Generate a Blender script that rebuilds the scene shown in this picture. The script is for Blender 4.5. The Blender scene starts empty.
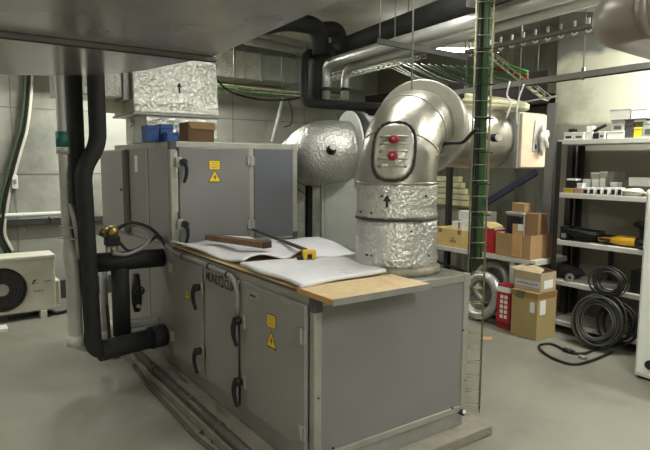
import bpy, bmesh, math, random
from mathutils import Vector, Matrix
random.seed(7)
PI = math.pi
SC = bpy.context.scene
COL = SC.collection

# ------------------------------------------------------------------ camera
F, YAW, PITCH, ROLL = 566.67, 0.6151, 0.11, 0.0053
CAM = Vector((-1.498, -2.203, 1.65))
_fw = Vector((math.sin(YAW)*math.cos(PITCH), math.cos(YAW)*math.cos(PITCH), -math.sin(PITCH)))
_r = Vector((math.cos(YAW), -math.sin(YAW), 0)); _u = _r.cross(_fw)
RT = _r*math.cos(ROLL) + _u*math.sin(ROLL); UP = -_r*math.sin(ROLL) + _u*math.cos(ROLL)
cd = bpy.data.cameras.new('camera'); cam = bpy.data.objects.new('camera', cd); COL.objects.link(cam)
cd.sensor_width = 36; cd.lens = F/650*36; cd.clip_start = 0.05
m = Matrix.Identity(4)
for i in range(3):
    m[i][0] = RT[i]; m[i][1] = UP[i]; m[i][2] = -_fw[i]; m[i][3] = CAM[i]
cam.matrix_world = m
SC.camera = cam

def at(px, py, x=None, y=None, z=None, d=None):
    """measured point of the room: where the sight line through a photo pixel meets a known plane"""
    v = _fw + RT*((px-325)/F) - UP*((py-225)/F)
    if x is not None: t = (x-CAM.x)/v.x
    elif y is not None: t = (y-CAM.y)/v.y
    elif z is not None: t = (z-CAM.z)/v.z
    else: t = d/math.hypot(v.x, v.y)
    return CAM + v*t

# ------------------------------------------------------------------ materials
def lin(h):
    h = h.lstrip('#'); o = []
    for i in (0, 2, 4):
        c = int(h[i:i+2], 16)/255
        o.append(c/12.92 if c <= .04045 else ((c+.055)/1.055)**2.4)
    return o
MATS = {}
def M(name, col, rough=.6, metal=0., var=.12, scale=6., bump=0., bscale=30., stretch=(1, 1, 1), col2=None, detail=4, rvar=0., spec=.5, c2lo=.55, c2hi=.75):
    if name in MATS: return MATS[name]
    mt = bpy.data.materials.new(name); mt.use_nodes = True
    nt = mt.node_tree; N = nt.nodes; L = nt.links
    b = N['Principled BSDF']
    c = lin(col)
    tc = N.new('ShaderNodeTexCoord'); mp = N.new('ShaderNodeMapping'); mp.inputs['Scale'].default_value = stretch
    L.new(tc.outputs['Object'], mp.inputs['Vector'])
    nz = N.new('ShaderNodeTexNoise'); nz.inputs['Scale'].default_value = scale; nz.inputs['Detail'].default_value = detail
    L.new(mp.outputs['Vector'], nz.inputs['Vector'])
    rp = N.new('ShaderNodeValToRGB'); e = rp.color_ramp.elements
    e[0].position = .3; e[1].position = .7
    e[0].color = (*[x*(1-var) for x in c], 1); e[1].color = (*[min(1, x*(1+var)) for x in c], 1)
    L.new(nz.outputs['Fac'], rp.inputs['Fac'])
    out = rp.outputs['Color']
    if col2:
        n2 = N.new('ShaderNodeTexNoise'); n2.inputs['Scale'].default_value = scale*.35; n2.inputs['Detail'].default_value = 6
        n2.inputs['Roughness'].default_value = .65
        L.new(mp.outputs['Vector'], n2.inputs['Vector'])
        r2 = N.new('ShaderNodeValToRGB'); r2.color_ramp.elements[0].position = c2lo; r2.color_ramp.elements[1].position = c2hi
        L.new(n2.outputs['Fac'], r2.inputs['Fac'])
        mx = N.new('ShaderNodeMix'); mx.data_type = 'RGBA'
        L.new(r2.outputs['Color'], mx.inputs['Factor']); L.new(out, mx.inputs[6]); mx.inputs[7].default_value = (*lin(col2), 1)
        out = mx.outputs[2]
    L.new(out, b.inputs['Base Color'])
    b.inputs['Roughness'].default_value = rough; b.inputs['Metallic'].default_value = metal
    b.inputs['Specular IOR Level'].default_value = spec
    if rvar:
        mr = N.new('ShaderNodeMapRange'); mr.inputs['To Min'].default_value = max(0.02, rough-rvar); mr.inputs['To Max'].default_value = rough+rvar
        L.new(nz.outputs['Fac'], mr.inputs['Value']); L.new(mr.outputs['Result'], b.inputs['Roughness'])
    if bump:
        n3 = N.new('ShaderNodeTexNoise'); n3.inputs['Scale'].default_value = bscale; n3.inputs['Detail'].default_value = 3
        L.new(mp.outputs['Vector'], n3.inputs['Vector'])
        bp = N.new('ShaderNodeBump'); bp.inputs['Strength'].default_value = bump; bp.inputs['Distance'].default_value = .02
        L.new(n3.outputs['Fac'], bp.inputs['Height']); L.new(bp.outputs['Normal'], b.inputs['Normal'])
    MATS[name] = mt
    return mt

def foil(name, col, rough=.3, scale=14., strength=.5, bands=0., metal=.75, dist=.006):
    """crinkled aluminium insulation foil, optional taped bands"""
    mt = M(name, col, rough, metal, .10, 9, rvar=.08)
    nt = mt.node_tree; N = nt.nodes; L = nt.links; b = N['Principled BSDF']
    tc = N.new('ShaderNodeTexCoord')
    v = N.new('ShaderNodeTexVoronoi'); v.inputs['Scale'].default_value = scale; v.feature = 'F1'
    n = N.new('ShaderNodeTexNoise'); n.inputs['Scale'].default_value = scale*1.6; n.inputs['Detail'].default_value = 5; n.inputs['Distortion'].default_value = 1.2
    L.new(tc.outputs['Object'], v.inputs['Vector']); L.new(tc.outputs['Object'], n.inputs['Vector'])
    ad = N.new('ShaderNodeMath'); ad.operation = 'ADD'
    L.new(v.outputs['Distance'], ad.inputs[0]); L.new(n.outputs['Fac'], ad.inputs[1])
    h = ad.outputs[0]
    if bands:
        w = N.new('ShaderNodeTexWave'); w.bands_direction = 'Z'; w.inputs['Scale'].default_value = bands; w.inputs['Distortion'].default_value = 1.5
        w.inputs['Detail'].default_value = 2
        L.new(tc.outputs['Object'], w.inputs['Vector'])
        a2 = N.new('ShaderNodeMath'); a2.operation = 'ADD'; L.new(h, a2.inputs[0]); L.new(w.outputs['Fac'], a2.inputs[1]); h = a2.outputs[0]
    bp = N.new('ShaderNodeBump'); bp.inputs['Strength'].default_value = strength; bp.inputs['Distance'].default_value = dist
    L.new(h, bp.inputs['Height']); L.new(bp.outputs['Normal'], b.inputs['Normal'])
    return mt

def emis(name, col, s):
    mt = bpy.data.materials.new(name); mt.use_nodes = True
    b = mt.node_tree.nodes['Principled BSDF']
    b.inputs['Base Color'].default_value = (.9, .9, .9, 1)
    b.inputs['Emission Color'].default_value = (*lin(col), 1); b.inputs['Emission Strength'].default_value = s
    return mt

floor_m = M('concrete floor', '#7a776a', .5, 0, .10, 2.2, .05, 60, col2='#68645a', rvar=.1)
ceil_m = M('raw concrete ceiling', '#b4b3a9', .9, 0, .12, 3, .15, 12, col2='#828178')
wallb_m = M('board marked concrete', '#9c9c90', .9, 0, .12, 2.2, .25, 9, col2='#74756a', c2lo=.46, c2hi=.66)
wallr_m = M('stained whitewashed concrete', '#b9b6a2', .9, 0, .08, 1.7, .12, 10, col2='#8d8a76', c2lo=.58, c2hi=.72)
plinth_m = M('plinth concrete', '#7d7769', .85, 0, .16, 7, .3, 30, col2='#6c675a')
ahu_m = M('grey coated sheet steel', '#797977', .42, .15, .05, 3, rvar=.06)
ahud_m = M('grey door sheet', '#8c8884', .45, .15, .05, 3, rvar=.06)
alu_m = M('aluminium profile', '#a3a298', .45, .55, .08, 12)
corner_m = M('dark plastic corner', '#4a4a4c', .5)
galv_m = M('galvanised sheet', '#9c9c97', .42, .5, .12, 5, rvar=.12)
duct_m = M('dull galvanised duct sheet', '#a8a4a2', .22, .5, .06, 3.5, .04, 5, rvar=.06, col2='#9b9794')
foil_m = foil('silver foil wrap', '#cdccc7', .33, 42, .8, 0, .85, .008)
foils_m = foil('smooth silver foil', '#aaa69b', .34, 10, .35, 0, .82, .008)
foilb_m = foil('banded silver foil', '#c4c3bc', .33, 30, .6, 2.2, .82, .009)
foilm_m = foil('matt silver foil collar', '#b0ada3', .42, 9, .15, 0, .6)
black_m = M('black rubber insulation', '#1d1c1c', .75, 0, .25, 12, .15, 40)
blk_m = M('black plastic', '#101010', .6, 0, .2, 20)
darkm_m = M('dark steel', '#2c2b2a', .5, .5, .2, 15)
pvc_m = M('grey pvc pipe', '#a5a49c', .45, 0, .08, 8)
cream_m = M('cream plastic', '#c9c6b4', .5, 0, .06, 8)
hose_m = M('cream hose', '#cfc9a8', .55, 0, .08, 10)
white_m = M('white paint', '#d5d5cd', .45, 0, .05, 8)
off_m = M('off white board', '#c8cbc4', .7, 0, .07, 6, .05, 20)
sheet_m = M('white foam sheet', '#dedcdf', .7, 0, .05, 5, .08, 14)
stain_m = M('stained white foam sheet', '#dedcdf', .7, 0, .05, 5, .08, 14, col2='#9a9593', c2lo=.62, c2hi=.75)
ply_m = M('chipboard', '#cdb388', .65, 0, .10, 30, .05, 80, col2='#bf9f6e')
plye_m = M('plywood edge', '#bb8d57', .7, 0, .2, 12, stretch=(1, 1, 14))
timb_m = M('brown timber', '#6e5540', .7, 0, .25, 5, .1, 30, stretch=(12, 1, 12))
timbd_m = M('dark end grain', '#33261d', .8, 0, .2, 40)
card_m = M('brown cardboard', '#9c7c54', .8, 0, .08, 5, .04, 40)
cardd_m = M('shadow brown cardboard', '#8e6c48', .8, 0, .08, 5, .04, 40)
cardy_m = M('pale cardboard', '#c4a86a', .8, 0, .08, 5, .04, 40)
tape_m = M('parcel tape', '#85673f', .3, 0, .1, 10)
blue_m = M('blue carton', '#1f4584', .5, 0, .1, 8)
red_m = M('red carton', '#a3141d', .5, 0, .1, 8)
yel_m = M('yellow paint', '#d8b21e', .45, 0, .06, 10)
stick_m = M('warning yellow', '#e6c022', .5, 0, .05, 10)
ink_m = M('black ink', '#1a1a18', .6)
green_m = M('green cable sheath', '#264f22', .5, 0, .15, 12)
lgreen_m = M('bright green cable sheath', '#4f8044', .5, 0, .15, 12)
yg_m = M('yellow green cable', '#a3a76c', .5, 0, .2, 12)
wire_m = M('zinc wire', '#9a9a90', .4, .8, .1, 12)
wired_m = M('weathered zinc wire', '#77776c', .45, .6, .1, 12)
strut_m = M('grey strut channel', '#8f8e89', .5, .5, .1, 10)
shelf_m = M('light grey shelf', '#b6b4aa', .5, 0, .06, 8)
post_m = M('dark shelf post', '#262421', .55, .2, .15, 12)
redk_m = M('red plastic knob', '#8e1526', .5)
teal_m = M('teal tape', '#1f5e5a', .5)
brass_m = M('brass', '#a5904e', .35, .8)
pole_m = M('blue painted beam', '#20223d', .5, .1)
brownp_m = M('glossy taupe duct', '#8d847c', .4, .25, .06, 5, rvar=.05)
wood_m = M('pale plywood face', '#d8c0a4', .6, 0, .1, 4, stretch=(1, 1, 6))
clear_m = M('cloudy plastic bag', '#b5b2a4', .3, 0, .12, 30, .4, 50)
maroon_m = M('maroon shade boards', '#1d1311', .9, 0, .2, 6)
corr_m = M('cream shutter boards', '#bdb68f', .6, 0, .1, 8)
dirty_m = M('streaked dirty plaster', '#7d7b6b', .85, 0, .2, 7, .1, 20, stretch=(1, 3, .5), col2='#545347')
gdoor_m = M('dark grey panel', '#6a6863', .7, 0, .08, 5)
teflon_m = M('grey plastic', '#8a8a86', .5)

# ------------------------------------------------------------------ mesh builder
class MB:
    def __init__(s): s.bm = bmesh.new()
    def box(s, x0, x1, y0, y1, z0, z1):
        x0, x1 = sorted((x0, x1)); y0, y1 = sorted((y0, y1)); z0, z1 = sorted((z0, z1))
        v = [s.bm.verts.new(p) for p in [(x0,y0,z0),(x1,y0,z0),(x1,y1,z0),(x0,y1,z0),(x0,y0,z1),(x1,y0,z1),(x1,y1,z1),(x0,y1,z1)]]
        for f in [(3,2,1,0),(4,5,6,7),(0,1,5,4),(1,2,6,5),(2,3,7,6),(3,0,4,7)]: s.bm.faces.new([v[i] for i in f])
        return s
    def hexa(s, P):
        v = [s.bm.verts.new(p) for p in P]
        for f in [(3,2,1,0),(4,5,6,7),(0,1,5,4),(1,2,6,5),(2,3,7,6),(3,0,4,7)]: s.bm.faces.new([v[i] for i in f])
        return s
    def obox(s, c, ax, ay, az, hx, hy, hz):
        c = Vector(c); ax, ay, az = (Vector(a).normalized() for a in (ax, ay, az))
        return s.hexa([c+ax*(sx*hx)+ay*(sy*hy)+az*(sz*hz) for sz in (-1,1) for sx, sy in ((-1,-1),(1,-1),(1,1),(-1,1))])
    def bar(s, p, q, w, h, up=(0,0,1)):
        p = Vector(p); q = Vector(q); d = q-p; u = Vector(up)
        if abs(d.normalized().dot(u)) > .95: u = Vector((1, 0, 0))
        side = d.cross(u).normalized(); u2 = side.cross(d).normalized()
        return s.obox((p+q)/2, d, side, u2, d.length/2, w/2, h/2)
    def prism(s, pts, z0, z1, top=None):
        a = [s.bm.verts.new((p[0], p[1], z0)) for p in pts]; b = [s.bm.verts.new((p[0], p[1], z1)) for p in (top or pts)]
        n = len(pts)
        s.bm.faces.new(a[::-1]); s.bm.faces.new(b)
        for i in range(n): s.bm.faces.new((a[i], a[(i+1) % n], b[(i+1) % n], b[i]))
        return s
    def extr(s, pts, vec):
        vec = Vector(vec)
        a = [s.bm.verts.new(p) for p in pts]; b = [s.bm.verts.new(Vector(p)+vec) for p in pts]; n = len(pts)
        s.bm.faces.new(a[::-1]); s.bm.faces.new(b)
        for i in range(n): s.bm.faces.new((a[i], a[(i+1) % n], b[(i+1) % n], b[i]))
        return s
    def tube(s, pts, r, n=14, cap=True, closed=False, smooth=True):
        pts = [Vector(p) for p in pts]; k = len(pts)
        rs = r if isinstance(r, (list, tuple)) else [r]*k
        tan = []
        for i in range(k):
            if closed: t = (pts[(i+1) % k]-pts[i-1])
            else: t = pts[min(i+1, k-1)]-pts[max(i-1, 0)]
            tan.append(t.normalized())
        ref = Vector((0, 0, 1)) if abs(tan[0].z) < .9 else Vector((1, 0, 0))
        nrm = (ref - tan[0]*ref.dot(tan[0])).normalized()
        rings = []
        for i in range(k):
            if i:
                nrm = (nrm - tan[i]*nrm.dot(tan[i]))
                nrm = nrm.normalized() if nrm.length > 1e-6 else tan[i].orthogonal().normalized()
            bi = tan[i].cross(nrm)
            rings.append([s.bm.verts.new(pts[i] + (nrm*math.cos(2*PI*j/n) + bi*math.sin(2*PI*j/n))*rs[i]) for j in range(n)])
        m_ = k if closed else k-1
        for i in range(m_):
            A = rings[i]; B = rings[(i+1) % k]
            for j in range(n):
                f = s.bm.faces.new((A[j], A[(j+1) % n], B[(j+1) % n], B[j])); f.smooth = smooth
        if cap and not closed:
            s.bm.faces.new(rings[0][::-1]); s.bm.faces.new(rings[-1])
        return s
    def cyl(s, p, q, r, n=20): return s.tube([p, q], r, n)
    def disc_ring(s, c, axis, ro, ri, h, n=40):
        """annulus of thickness h about axis"""
        c = Vector(c); ax = Vector(axis).normalized(); e = ax.orthogonal().normalized(); g = ax.cross(e)
        R = []
        for (r_, t) in ((ro, -h/2), (ro, h/2), (ri, h/2), (ri, -h/2)):
            R.append([s.bm.verts.new(c+ax*t+(e*math.cos(2*PI*j/n)+g*math.sin(2*PI*j/n))*r_) for j in range(n)])
        for a in range(4):
            A = R[a]; B = R[(a+1) % 4]
            for j in range(n):
                f = s.bm.faces.new((A[j], A[(j+1) % n], B[(j+1) % n], B[j])); f.smooth = a in (0, 2)
        return s
    def blob(s, c, rx, ry, rz, seed=0, amp=.15, sub=3):
        rnd = random.Random(seed); ph = [rnd.uniform(0, 6) for _ in range(6)]
        r = bmesh.ops.create_icosphere(s.bm, subdivisions=sub, radius=1)
        for v in r['verts']:
            p = v.co.copy(); k = 1+amp*(math.sin(4*p.x+ph[0])*math.sin(5*p.y+ph[1])+.6*math.sin(7*p.z+ph[2]+3*p.x))
            v.co = Vector((c[0]+p.x*rx*k, c[1]+p.y*ry*k, c[2]+p.z*rz*k))
        for f in s.bm.faces: f.smooth = True
        return s

ORG = {}
def build(name, mb, mat, parent=None, bevel=0., seg=2):
    bm = mb.bm
    bmesh.ops.recalc_face_normals(bm, faces=bm.faces[:])
    if parent is not None: o0 = ORG[parent.as_pointer()]
    else:
        xs = [v.co for v in bm.verts]
        lo = [min(c[i] for c in xs) for i in range(3)]; hi = [max(c[i] for c in xs) for i in range(3)]
        o0 = Vector(((lo[0]+hi[0])/2, (lo[1]+hi[1])/2, lo[2]))
    for v in bm.verts: v.co -= o0
    me = bpy.data.meshes.new(name); bm.to_mesh(me); bm.free()
    me.materials.append(mat)
    o = bpy.data.objects.new(name, me); COL.objects.link(o)
    if parent is not None: o.parent = parent
    else: o.location = o0
    ORG[o.as_pointer()] = o0
    if bevel:
        b = o.modifiers.new('bevel', 'BEVEL'); b.width = bevel; b.segments = seg; b.limit_method = 'ANGLE'
    return o
def thing(name, label, cat, loc, group=None):
    o = bpy.data.objects.new(name, None); COL.objects.link(o); o.location = loc; o.empty_display_size = .05
    ORG[o.as_pointer()] = Vector(loc)
    return tag(o, label, cat, group)
def tag(o, label, cat, group=None):
    o['label'] = label; o['category'] = cat
    if group: o['group'] = group
    return o
def struct(name, mb, mat, parent=None, bevel=0.):
    o = build(name, mb, mat, parent, bevel)
    if parent is None: o['kind'] = 'structure'
    return o
def fillet(pts, rad, n=6):
    pts = [Vector(p) for p in pts]; out = [pts[0]]
    for i in range(1, len(pts)-1):
        a, b, c = pts[i-1], pts[i], pts[i+1]
        r = rad[i-1] if isinstance(rad, (list, tuple)) else rad
        u = (a-b); v = (c-b); r_ = min(r, u.length*.49, v.length*.49)
        p = b+u.normalized()*r_; q = b+v.normalized()*r_
        for k in range(n+1):
            t = k/n; out.append(p*(1-t)**2 + b*2*t*(1-t) + q*t*t)
    out.append(pts[-1]); return out
def spline(pts, n=8):
    pts = [Vector(p) for p in pts]; P = [pts[0]*2-pts[1]]+pts+[pts[-1]*2-pts[-2]]; out = []
    for i in range(1, len(P)-2):
        for k in range(n):
            t = k/n; a, b, c, d = P[i-1], P[i], P[i+1], P[i+2]
            out.append(.5*((2*b)+(c-a)*t+(2*a-5*b+4*c-d)*t*t+(3*b-a-3*c+d)*t**3))
    out.append(pts[-1]); return out
def text_mesh(name, body, mat, parent, size, origin, xdir, ydir, depth=.002, bold=0.):
    cu = bpy.data.curves.new(name, 'FONT'); cu.body = body; cu.size = size; cu.extrude = depth/2; cu.offset = bold
    to = bpy.data.objects.new(name+'_tmp', cu); COL.objects.link(to)
    bpy.context.view_layer.update()
    me = bpy.data.meshes.new_from_object(to.evaluated_get(bpy.context.evaluated_depsgraph_get()))
    bpy.data.objects.remove(to)
    x = Vector(xdir); y = Vector(ydir); z = x.normalized().cross(y.normalized()); o0 = ORG[parent.as_pointer()]
    for v in me.vertices: v.co = Vector(origin)+x*v.co.x+y*v.co.y+z*v.co.z-o0
    me.materials.clear(); me.materials.append(mat); me.name = name
    o = bpy.data.objects.new(name, me); COL.objects.link(o); o.parent = parent; ORG[o.as_pointer()] = o0
    return o

# ------------------------------------------------------------------ the room
H = 3.25
XL, XR, XR2, YB, YF = -3.6, 3.95, 4.75, 5.15, -4.2
struct('floor', MB().box(XL, 5.0, YF, YB+.3, -.1, 0), floor_m)
struct('ceiling', MB().box(XL, 5.0, YF, YB+.3, H, H+.15), ceil_m)
struct('wall_back', MB().box(XL, 5.0, YB, YB+.15, 0, H), wallb_m)
struct('wall_left', MB().box(XL-.15, XL, YF, YB, 0, H), wallb_m)
struct('wall_front', MB().box(XL, 5.0, YF-.15, YF, 0, H), wallb_m)
YN = 1.34
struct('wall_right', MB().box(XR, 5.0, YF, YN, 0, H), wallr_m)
struct('wall_recess', MB().box(XR2, 5.0, YN, YB, 0, H), dirty_m)
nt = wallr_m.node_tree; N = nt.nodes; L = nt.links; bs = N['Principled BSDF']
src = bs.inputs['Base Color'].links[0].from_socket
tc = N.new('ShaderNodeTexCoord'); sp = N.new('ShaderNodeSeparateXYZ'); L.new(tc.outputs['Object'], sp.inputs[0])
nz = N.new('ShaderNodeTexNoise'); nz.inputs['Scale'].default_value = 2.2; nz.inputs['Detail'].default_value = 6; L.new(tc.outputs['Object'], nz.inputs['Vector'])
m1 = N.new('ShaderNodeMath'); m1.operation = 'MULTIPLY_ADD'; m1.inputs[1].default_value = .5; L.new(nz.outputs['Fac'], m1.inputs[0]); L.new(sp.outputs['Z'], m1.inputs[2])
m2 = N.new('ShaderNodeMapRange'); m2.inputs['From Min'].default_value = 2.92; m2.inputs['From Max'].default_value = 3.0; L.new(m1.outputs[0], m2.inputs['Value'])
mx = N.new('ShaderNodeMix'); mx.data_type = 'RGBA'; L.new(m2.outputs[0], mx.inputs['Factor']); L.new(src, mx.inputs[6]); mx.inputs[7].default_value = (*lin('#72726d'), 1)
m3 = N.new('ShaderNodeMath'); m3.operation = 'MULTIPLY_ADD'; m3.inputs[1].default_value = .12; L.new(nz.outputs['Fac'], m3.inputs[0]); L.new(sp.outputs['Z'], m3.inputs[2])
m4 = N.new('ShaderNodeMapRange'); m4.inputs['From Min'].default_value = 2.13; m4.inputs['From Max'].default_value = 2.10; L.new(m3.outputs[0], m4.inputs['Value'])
mx2 = N.new('ShaderNodeMix'); mx2.data_type = 'RGBA'; L.new(m4.outputs[0], mx2.inputs['Factor']); L.new(mx.outputs[2], mx2.inputs[6]); mx2.inputs[7].default_value = (*lin('#857f72'), 1)  # lower wall band, its grey-brown also carries the shelf's shade in the colour
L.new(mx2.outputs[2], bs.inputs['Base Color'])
# faint form seams on the back wall
t1 = MB()
for z in (.75, 1.5, 2.25): t1.box(XL, 4.7, YB-.004, YB, z-.006, z+.006)
for x in (-2.4, -.65, .95, 2.1, 3.3): t1.box(x-.005, x+.005, YB-.004, YB, 0, 2.6)
struct('trim_1', t1, M('form seam grey', '#77776c', .95))
t1 = MB().box(XL, 1.4, YB-.05, YB, 0, .22)
struct('baseboard_back', t1, M('dark skirting', '#3d3d3b', .8))

# ------------------------------------------------------------------ plinth
pl = MB().prism([(-.2, -.45), (1.25, -.10), (1.25, 3.6), (-.2, 3.6)], 0, .065)
pl = MB().box(-.2, 1.25, -.10, 3.62, 0, .065)
tag(build('concrete_plinth', pl, plinth_m, bevel=.008), 'low concrete plinth on the floor under the grey air handling unit', 'plinth')

# ------------------------------------------------------------------ lower air handling unit
W, L1, L2 = 1.112, 1.904, 3.44
ZB, ZR, ZT = .065, .196, 1.0
ahu = thing('air_handling_unit', 'long grey lower air handling unit on the concrete plinth, three doors on its side', 'air handling unit', (W/2, L2/2, ZB))
b = MB(); b.box(.012, W-.012, .012, L2, ZB, ZR-.035)
build('base_rail', b, galv_m, ahu, .004)
fr = MB(); p = .045
for (x, y) in ((0, 0), (W-p, 0), (0, L2-p), (W-p, L2-p)): fr.box(x, x+p, y, y+p, ZR-.035, ZT-.045)
for y in (0, L2-p): fr.box(p, W-p, y, y+p, ZT-p, ZT); fr.box(p, W-p, y, y+p, ZR-.04, ZR)
for x in (0, W-p): fr.box(x, x+p, p, L2-p, ZT-p, ZT); fr.box(x, x+p, p, L2-p, ZR-.04, ZR)
build('frame', fr, alu_m, ahu, .004)
for (x, y) in ((0, 0), (W-p, 0)):
    build('corner_bracket', MB().box(x-.004, x+p+.004, y-.004, y+p+.004, ZT-.075, ZT+.003), corner_m if x == 0 else alu_m, ahu, .006)
build('front_panel', MB().box(p, W-p, .006, .03, ZR, ZT-p), ahu_m, ahu, .003)
build('side_panel', MB().box(W-.03, W-.006, p, L2-p, ZR, ZT-p), ahu_m, ahu)
build('top_panel', MB().box(p, W-p, p, L2-p, ZT-.03, ZT-.004), galv_m, ahu)
for (px_, py_) in ((418, 288), (465, 279), (463, 330), (465, 380), (452, 408), (333, 448), (318, 398)):
    q = at(px_, py_, y=.004); build('panel_screw', MB().cyl((q.x, -.002, q.z), (q.x, .008, q.z), .006, 8), darkm_m, ahu)
build('drain_plug', MB().cyl((1.075, -.02, .155), (1.075, .02, .155), .018, 14), blk_m, ahu)
build('drain_cap', MB().cyl((1.075, -.026, .162), (1.075, -.018, .162), .012, 12), white_m, ahu)

def sticker(parent, y, z, kind, x=None, facing='-x', s=.05):
    """yellow warning label on a vertical face; facing -x at x, or facing -y (then y is the face)"""
    def P(a, h, off):
        return Vector((x-off, y-a, z+h)) if facing == '-x' else Vector((x+a, y-off, z+h))
    n = Vector((-1, 0, 0)) if facing == '-x' else Vector((0, -1, 0))
    def poly(pts, o0, o1): return MB().extr([P(a, h, o0) for a, h in pts], n*(o1-o0))
    if kind == 'tri':
        T = lambda k: [(-.56*s*k*1.15, -.5*s*k), (.56*s*k*1.15, -.5*s*k), (0, .62*s*k)]
        st = build('warning_sticker', poly(T(1), .0005, .0015), ink_m, parent)
        build('sticker_face', poly(T(.84), .0015, .0022), stick_m, st)
        build('sticker_mark', poly([(.10*s, .28*s), (-.16*s, -.08*s), (.02*s, -.06*s), (-.10*s, -.36*s), (.2*s, .0), (.03*s, .0)], .0022, .0028), ink_m, st)
    else:
        R = lambda k: [(-.55*s*k, -.42*s*k), (.55*s*k, -.42*s*k), (.55*s*k, .42*s*k), (-.55*s*k, .42*s*k)]
        st = build('warning_sticker', poly(R(1), .0005, .0015), ink_m, parent)
        build('sticker_face', poly(R(.92), .0015, .0022), stick_m, st)
        ln = MB()
        for k in range(4):
            hh = (.24-.16*k)*s; ln.extr([P(-.36*s, hh-.02*s, .0022), P((.36-.12*(k % 2))*s, hh-.02*s, .0022), P((.36-.12*(k % 2))*s, hh+.025*s, .0022), P(-.36*s, hh+.025*s, .0022)], n*.0006)
        build('sticker_mark', ln, M('faded ink', '#7a6a1c', .6), st)

def handle(parent, y, z, x=0., facing='-x', turn=.0, flip=1):
    """cam lever handle: pale back plate, black hub and curved lever"""
    def P(a, h, off): return Vector((x-off, y-a, z+h)) if facing == '-x' else Vector((x+a, y-off, z+h))
    n = Vector((-1, 0, 0)) if facing == '-x' else Vector((0, -1, 0))
    h = build('handle', MB().extr([P(.004*1 if flip > 0 else -.05, -.03, .0), P(.05 if flip > 0 else -.004, -.03, 0), P(.05 if flip > 0 else -.004, .05, 0), P(.004 if flip > 0 else -.05, .05, 0)], n*.012), alu_m, parent, .003)
    pts = spline([P(0, .015, .045), P(-.012*flip, -.03, .052), P(-.012*flip, -.085, .048), P(.002*flip, -.14, .038)], 5)
    mb = MB().cyl(P(0, .012, .005), P(0, .012, .05), .025, 12); mb.tube(pts, [.017-.006*i/len(pts) for i in range(len(pts))], 8)
    build('lever', mb, blk_m, h)
def hinge(parent, y, z, x=0., facing='-x'):
    def P(a, h, off): return Vector((x-off, y-a, z+h)) if facing == '-x' else Vector((x+a, y-off, z+h))
    n = Vector((-1, 0, 0)) if facing == '-x' else Vector((0, -1, 0))
    mb = MB()
    for a0, a1 in ((-.032, -.004), (.004, .032)): mb.extr([P(a0, -.035, 0), P(a1, -.035, 0), P(a1, .035, 0), P(a0, .035, 0)], n*.012)
    mb.cyl(P(0, -.04, .01), P(0, .04, .01), .008, 10)
    return build('hinge', mb, alu_m if facing == '-x' else teflon_m, parent, .002)

doors = [(.062, .735), (.785, 1.27), (1.32, 1.885)]
D = []
for (y0, y1) in doors:
    d_ = build('door', MB().box(-.018, .01, y0, y1, ZR+.004, ZT-.045), ahud_m, ahu, .004)
    D.append(d_)
build('divider', MB().box(-.006, .03, .738, .782, ZR, ZT-p), alu_m, ahu)
build('divider', MB().box(-.006, .03, 1.273, 1.317, ZR, ZT-p), alu_m, ahu)
build('divider', MB().box(-.006, .03, 1.888, 1.93, ZR, ZT-p), alu_m, ahu)
build('side_panel', MB().box(-.004, .02, 1.93, 2.44, ZR, ZT-.01), ahud_m, ahu, .003)
build('divider', MB().box(-.008, .02, 2.445, 2.485, ZR, ZT-.01), alu_m, ahu)
build('side_panel', MB().box(-.004, .02, 2.49, L2-.01, ZR, ZT-.01), ahud_m, ahu, .003)
X0 = -.018
handle(D[0], .735, .715, X0); handle(D[0], .735, .345, X0)
hinge(D[0], .075, .80, X0); hinge(D[0], .075, .30, X0)
sticker(D[0], .385, .80, 'rect', X0, s=.085); sticker(D[0], .385, .695, 'tri', X0, s=.085)
handle(D[2], 1.34, .80, X0); handle(D[2], 1.34, .36, X0)
sticker(D[2], 1.58, .715, 'tri', X0, s=.075)
hinge(D[2], 1.90, .86, X0); hinge(D[2], 1.90, .33, X0)
pl_ = build('rating_plate', MB().box(X0-.002, X0, .53, .66, .875, .925), alu_m, D[0])
build('plate_print', MB().box(X0-.003, X0-.002, .56, .63, .895, .905), ink_m, pl_)
build('name_plate', MB().box(X0-.002, X0, .19, .30, .935, .96), alu_m, D[0])
# the maker's lettering on the middle door
q0 = Vector((X0-.0005, 1.245, .878))
text_mesh('lettering', 'MUND', ink_m, D[1], .084, q0, (0, -.8, 0), (0, 0, 1), .002, .0012)
text_mesh('lettering', 'CLIM', ink_m, D[1], .084, (X0-.0005, .965, .874), (0, -.8, 0), (0, 0, 1), .002, .0012)
lg = MB()
lg.extr([(X0-.0005, 1.008-a*.028, .905+h*.042) for a, h in ((-1, -.8), (1, -.8), (1, .9), (-1, .9))], (-.0015, 0, 0))
lgm = build('logo_mark', lg, ink_m, D[1])
lg = MB().disc_ring((X0-.0025, 1.008, .905), (1, 0, 0), .023, .014, .001, 24); lg.extr([(X0-.002, 1.008-a*.026, .905+h*.028) for a, h in ((-.5, -1), (.1, -1), (.6, 1), (0, 1))], (-.001, 0, 0))
build('logo_ring', lg, ahud_m, lgm)

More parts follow.
